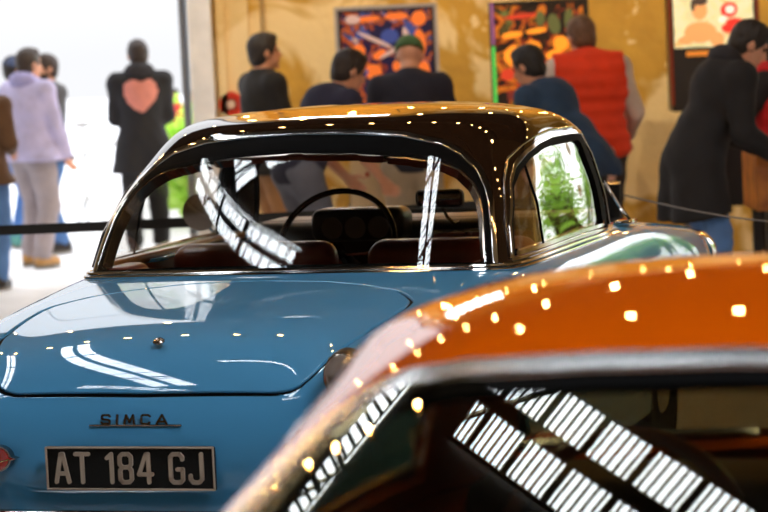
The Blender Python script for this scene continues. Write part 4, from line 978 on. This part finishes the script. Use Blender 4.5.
def art1(bb, W, z0, z1):
    tr = MB().box((0, -.012, (z0+z1)/2+.02), (W-.06, .012, z1-z0-.09)).build('backglass', translite('dark_translite', [(0, (.006, .006, .03)), (.47, (.008, .008, .04)), (.51, (.22, .03, .01)), (.55, (.45, .10, .015)), (.59, (.02, .015, .05)), (.63, (.05, .08, .25)), (.72, (.45, .28, .22))], .45, 7), bb, smooth=False)
    y = -.020
    blobs(tr, 'artwork', glow('orange_art', (.62, .13, .02), .7), [(-.19, 1.56, .045, .045, 0), (-.12, 1.77, .08, .02, .05), (.07, 1.78, .08, .025, 0), (.22, 1.76, .05, .05, .2), (-.05, 1.53, .05, .03, .4), (.10, 1.45, .07, .05, 0), (.22, 1.60, .04, .09, .1), (-.1, 1.42, .06, .05, 0), (.02, 1.35, .12, .05, 0), (.24, 1.40, .04, .08, 0)], y)
    blobs(tr, 'artwork', glow('blue_art', (.03, .05, .20), .6), [(.02, 1.65, .06, .05, .1), (-.16, 1.67, .05, .03, 0), (.15, 1.68, .04, .06, 0), (-.18, 1.42, .05, .03, 0)], y-.0062)
    blobs(tr, 'artwork', glow('pale_art', (.45, .30, .26), .6), [(-.08, 1.63, .13, .014, -.45), (.05, 1.56, .12, .014, .5), (-.22, 1.77, .05, .03, 0), (.14, 1.63, .022, .08, .3)], y-.0090)
def art2(bb, W, z0, z1):
    tr = MB().box((0, -.012, (z0+z1)/2+.02), (W-.05, .012, z1-z0-.07)).build('backglass', translite('black_translite', [(0, (.01, .006, .004)), (.46, (.012, .008, .006)), (.50, (.30, .03, .01)), (.55, (.6, .18, .015)), (.60, (.03, .012, .006)), (.70, (.14, .15, .04))], .5, 6.5), bb, smooth=False)
    y = -.020
    blobs(tr, 'artwork', glow('yellow_orange_art', (.85, .28, .02), .8), [(-.17, 1.48, .07, .07, .3), (-.05, 1.53, .06, .045, 0), (.10, 1.47, .06, .04, 0), (-.18, 1.62, .07, .022, .1), (-.02, 1.64, .07, .018, .1), (.14, 1.55, .05, .05, 0), (.24, 1.50, .03, .06, 0)], y)
    blobs(tr, 'artwork', glow('red_art', (.5, .04, .015), .7), [(-.12, 1.74, .12, .015, .08), (.05, 1.41, .10, .03, 0), (.22, 1.42, .05, .05, 0), (-.22, 1.36, .05, .04, .3), (-.10, 1.30, .06, .03, 0)], y-.0045)
    blobs(tr, 'artwork', glow('olive_art', (.09, .10, .03), .6), [(.10, 1.68, .04, .07, .2), (.20, 1.70, .03, .08, 0), (.01, 1.72, .03, .05, 0), (-.02, 1.38, .05, .02, 0)], y-.0070)
    MB().box((-W/2+.01, -.037, 1.33), (.022, .006, .44)).build('side_light', glow('green_strip', (.07, .50, .08), .7), bb, smooth=False)
    MB().box((-W/2+.01, -.037, 1.70), (.022, .006, .28)).build('side_light', glow('violet_strip', (.22, .08, .20), .6), bb, smooth=False)
    MB().box((-.02, -.022, 1.215), (.42, .004, .05)).build('score_display', glow('red_display', (.15, .02, .015), .6), bb, smooth=False)
def art3(bb, W, z0, z1):
    tr = MB().box((0, -.012, 1.66), (W-.05, .012, .36)).build('backglass', translite('pale_translite', [(0, (.45, .55, .40)), (.42, (.70, .66, .36)), (.55, (.85, .80, .50)), (.65, (.75, .50, .18))], .45, 5), bb, smooth=False)
    y = -.020
    blobs(tr, 'artwork', glow('skin_art', (.75, .34, .12), .6), [(-.09, 1.725, .052, .065, 0), (-.09, 1.58, .11, .07, 0), (.02, 1.53, .05, .05, .3), (-.19, 1.53, .05, .03, 0)], y)
    blobs(tr, 'artwork', glow('dark_hair_art', (.05, .03, .02), 1.0), [(-.09, 1.785, .055, .028, 0), (-.135, 1.76, .014, .04, 0)], y-.0030)
    blobs(tr, 'artwork', glow('red_logo_art', (.7, .03, .02), .7), [(.105, 1.72, .058, .050, .2), (.14, 1.635, .06, .03, 0), (.10, 1.60, .05, .03, 0)], y-.0045)
    blobs(tr, 'artwork', glow('white_logo_art', (.8, .75, .65), .7), [(.11, 1.722, .03, .026, 0), (.06, 1.66, .03, .02, .5)], y-.0070)
    MB().box((-.04, -.02, 1.44), (.30, .004, .035)).build('score_display', glow('amber_display', (.5, .16, .02), .8), bb, smooth=False)
pinball('pinball machine with silver framed dark backbox and orange and blue art', .085, 17.35, 0, mat('silver_frame', srgb(176, 172, 176), .4, metal=.3), M_cream, art1, W=.66)
pinball('pinball machine with black backbox, yellow flame art and green side light', 1.10, 17.35, 0, M_cab, mat('dark_red_cabinet', srgb(70, 24, 18), .5), art2, W=.64, topz=1.83)
pinball('pinball machine with pale backbox picture of a man and red lettering', 2.26, 17.35, 0, mat('red_brown_frame', srgb(120, 40, 12), .4), M_cab, art3, W=.58, topz=1.90)
t4 = thing('pinball_table', 'orange brown machine cabinet on black legs at the right edge, turned sideways', 'pinball machine', (2.66, 14.36, 0), 0)
MB().prism([(-.62, .60), (-.62, .97), (.70, 1.08), (.70, .56)], -.28, .28, 'XZ').build('cabinet', M_woodc, t4, smooth=False)
MB().box((-.0, 0, 1.03), (1.26, .50, .012), ry=-.083).build('playfield_glass', mat('playfield_glass', (.03, .03, .04), .05, coat=1), t4, smooth=False)
for sx in (-.55, .60):
    for sy in (-.25, .25): MB().box((sx, sy, .30), (.05, .05, .60)).build('leg', M_cab, t4, smooth=False)
MB().box((-.1, -.285, .70), (.5, .006, .14)).build('side_panel_art', glow('warm_art', (.42, .16, .03), .5), t4, smooth=False)
MB().lathe([(.001, .03), (.02, .028), (.028, .01), (.02, 0)], (-.50, -.29, .66), 'Y', 16).build('button', mat('chrome_button', (.8, .8, .8), .1, metal=1), t4)
# stool beyond the coat man and a bag
tag(MB().box((1.31, 15.36, .83), (.17, .10, .24), bev=.06, seg=4).build('shoulder_bag', mat('pale_pink_cloth', srgb(226, 176, 150), .8)), 'pale pink cloth bag hanging behind the denim jacket man', 'bag')
# red ring on the pier
rg = thing('hose_reel', 'small red fire hose ring mounted on the pale pier beside the opening', 'hose reel', (-1.03, 18.43, 1.225))
MB().lathe([(.045, -.02), (.085, -.02), (.09, .0), (.085, .02), (.045, .02), (.045, -.02)], axis='Y', seg=28).build('ring', mat('fire_red', srgb(205, 50, 28), .4), rg)
MB().lathe([(.001, -.03), (.03, -.03), (.03, .03), (.001, .03)], axis='Y', seg=18).build('hub', mat('pale_hub', srgb(230, 190, 170), .5), rg)
MB().box((0, .035, 0), (.06, .03, .06)).build('bracket', M_legm, rg)
ex = thing('conduit', 'thin grey cable conduit running up the yellow wall right of the opening', 'conduit', (-.78, 18.47, 0))
MB().cyl((0, 0, .05), (0, 0, 3.6), .012, seg=10).build('pipe', mat('grey_conduit', srgb(170, 140, 90), .6), ex)
for z in (.5, 1.4, 2.3, 3.2): MB().box((0, .01, z), (.05, .03, .025)).build('clip', M_legm, ex, smooth=False)
# belt barrier: two posts and a belt; a thin cord goes on to a third post
def post(x, y, label, h=.96):
    t = thing('stanchion', label, 'barrier post', (x, y, 0))
    MB().lathe([(.17, 0), (.17, .012), (.12, .03), (.03, .04), (.001, .04)], seg=32).build('base', M_cab, t)
    MB().cyl((0, 0, .03), (0, 0, h-.12), .028, seg=20).build('pole', M_cab, t)
    MB().lathe([(.001, h-.16), (.034, h-.16), (.036, h-.15), (.036, h-.008), (.030, h), (.001, h)], seg=24).build('head', M_blk, t)
    MB().lathe([(.0365, h-.0125), (.037, h-.010), (.034, h-.0045)], seg=24).build('ring', mat('brass_ring', (.8, .55, .25), .3, metal=1), t)
post(-3.4, 11.45, 'black barrier post off to the left holding the belt end'); post(1.006, 11.3, 'short black barrier post standing beyond the blue car windscreen pillar')
post(1.75, 9.0, 'black barrier post off to the right holding the thin cord')
bt = MB(); n = 24; x0, x1 = -3.36, .97
for i in range(n):
    a, b_ = i/n, (i+1)/n; f = lambda s: (x0+(x1-x0)*s, 11.45-.15*s, .862+.03*(2*s-1)**2)
    A, B_ = f(a), f(b_); bt.add([(A[0], A[1]-.001, A[2]-.022), (B_[0], B_[1]-.001, B_[2]-.022), (B_[0], B_[1]-.001, B_[2]+.022), (A[0], A[1]-.001, A[2]+.022),
                                 (A[0], A[1]+.001, A[2]-.022), (B_[0], B_[1]+.001, B_[2]-.022), (B_[0], B_[1]+.001, B_[2]+.022), (A[0], A[1]+.001, A[2]+.022)], [(0, 1, 2, 3), (7, 6, 5, 4), (0, 4, 5, 1), (3, 2, 6, 7)])
tag(bt.build('barrier_belt', mat('black_webbing', (.008, .008, .009), .8)), 'black retractable webbing belt stretched between the barrier posts behind the blue car', 'barrier belt')
tag(MB().tube([(1.05+(1.70-1.05)*s, 11.25+(9.06-11.25)*s, .90-.03*math.sin(PI*s)-.02*s) for s in np.linspace(0, 1, 20)], .0035, 6).build('cord', mat('grey_cord', (.12, .11, .10), .6)), 'thin grey cord sagging from the short black post towards the right edge', 'cord')
# outdoors: lawn, hedge, tripod-like stand
M_lawn = mat('bright_lawn', srgb(186, 214, 110), .9, noise=(srgb(160, 196, 84), 5, 6, .35, .7))
tag(MB().box((1.2, 33, .02), (7.2, 12, .06)).build('lawn', M_lawn, smooth=False), 'bright green lawn beyond the tall opening behind the heart print man', 'lawn', kind='stuff')
M_leaf = mat('green_leaf', srgb(170, 214, 92), .6, noise=(srgb(130, 186, 66), 3, 4, .35, .7)); M_leaf2 = mat('yellow_green_leaf', srgb(206, 236, 120), .6)
for m_ in (M_leaf, M_leaf2):                                   # thin leaves let the sky shine through
    nt = m_.node_tree; p_ = nt.nodes['Principled BSDF']; tr = nt.nodes.new('ShaderNodeBsdfTranslucent'); mx = nt.nodes.new('ShaderNodeMixShader'); mx.inputs[0].default_value = .6
    tr.inputs['Color'].default_value = (.55, .85, .14, 1); nt.links.new(p_.outputs[0], mx.inputs[1]); nt.links.new(tr.outputs[0], mx.inputs[2]); nt.links.new(mx.outputs[0], nt.nodes['Material Output'].inputs['Surface'])
M_twig = mat('twig_bark', srgb(90, 70, 48), .9)
def bush(label, x, y, w_, h, n, seed, m, leaf=.06, group=None, d=.5):
    rnd = random.Random(seed); t = thing('leafy_bush', label, 'bush', (x, y, 0), 0, group)
    tw = MB(); tips = []
    for i in range(14):
        a = rnd.uniform(0, 2*PI); r = rnd.uniform(.3, 1); p0 = (0, 0, 0); p2 = (math.cos(a)*r*w_*.42, math.sin(a)*r*d*.42, h*rnd.uniform(.55, .95)); p1 = (p2[0]*.35, p2[1]*.35, p2[2]*.5)
        tw.tube([p0, p1, p2], [.03, .02, .008], 6); tips.append((p1, p2))
    tw.build('stem', M_twig, t)
    lf = MB()
    for i in range(n):
        if rnd.random() < .55: p1, p2 = tips[rnd.randrange(14)]; s = rnd.uniform(.2, 1.1); c = [p1[k]+(p2[k]-p1[k])*s+rnd.gauss(0, .13) for k in range(3)]
        else: c = [rnd.gauss(0, w_*.24), rnd.gauss(0, d*.25), h*rnd.betavariate(2.2, 1.8)]
        if c[2] < .05: continue
        E = Euler((rnd.uniform(-1, 1), rnd.uniform(-1, 1), rnd.uniform(0, 6.3))).to_matrix(); s = leaf*rnd.uniform(.6, 1.4)
        pts = [Vector(p)*s for p in ((-1, 0, 0), (-.4, .42, .06), (.4, .40, .04), (1, 0, -.1), (.4, -.40, .04), (-.4, -.42, .06))]
        lf.add([E @ p+Vector(c) for p in pts], [(0, 1, 2, 3), (0, 3, 4, 5)])
    lf.build('foliage', m, t, smooth=False); return t
bush('low bright green hedge bush in the forecourt behind the heart print man', -1.72, 24.3, .62, 1.02, 2600, 3, M_leaf2, .05)
gx = [(6.9, 20.2, 1.0, 1.9, M_leaf), (7.5, 22.2, 1.5, 3.3, M_leaf2), (8.6, 20.6, .9, 2.6, M_leaf), (9.3, 22.4, 1.4, 3.6, M_leaf), (10.4, 24.6, 1.4, 3.0, M_leaf2)]
for i, (x, y, w_, h, m) in enumerate(gx):
    bush(['rounded green shrub nearest the frame side of the garden opening', 'tall yellow green shrub in the garden opening', 'small green shrub low in the garden opening', 'tallest dark green shrub in the garden opening', 'broad yellow green shrub at the far side of the garden opening'][i], x, y, w_, h, 620, 10+i, m, .075, 'shrubs outside the garden opening', d=.9)
st = thing('outdoor_stand', 'thin grey metal stand with a slanting arm on the bright forecourt', 'stand', (-2.72, 24, 0))
MB().cyl((0, 0, 0), (0, 0, 1.02), .016, seg=10).build('pole', mat('pale_grey_steel', srgb(196, 198, 202), .5), st)
MB().tube([(-.02, 0, .70), (.12, 0, .74), (.38, 0, .84)], .017, 8).build('arm', MATS['pale_grey_steel'], st)
MB().box((0, 0, .99), (.14, .05, .05), bev=.01).build('clamp', MATS['pale_grey_steel'], st)
for a in (0, 2.1, 4.2): MB().tube([(0, 0, .35), (.22*math.cos(a), .22*math.sin(a), .01)], .012, 8).build('leg', MATS['pale_grey_steel'], st)
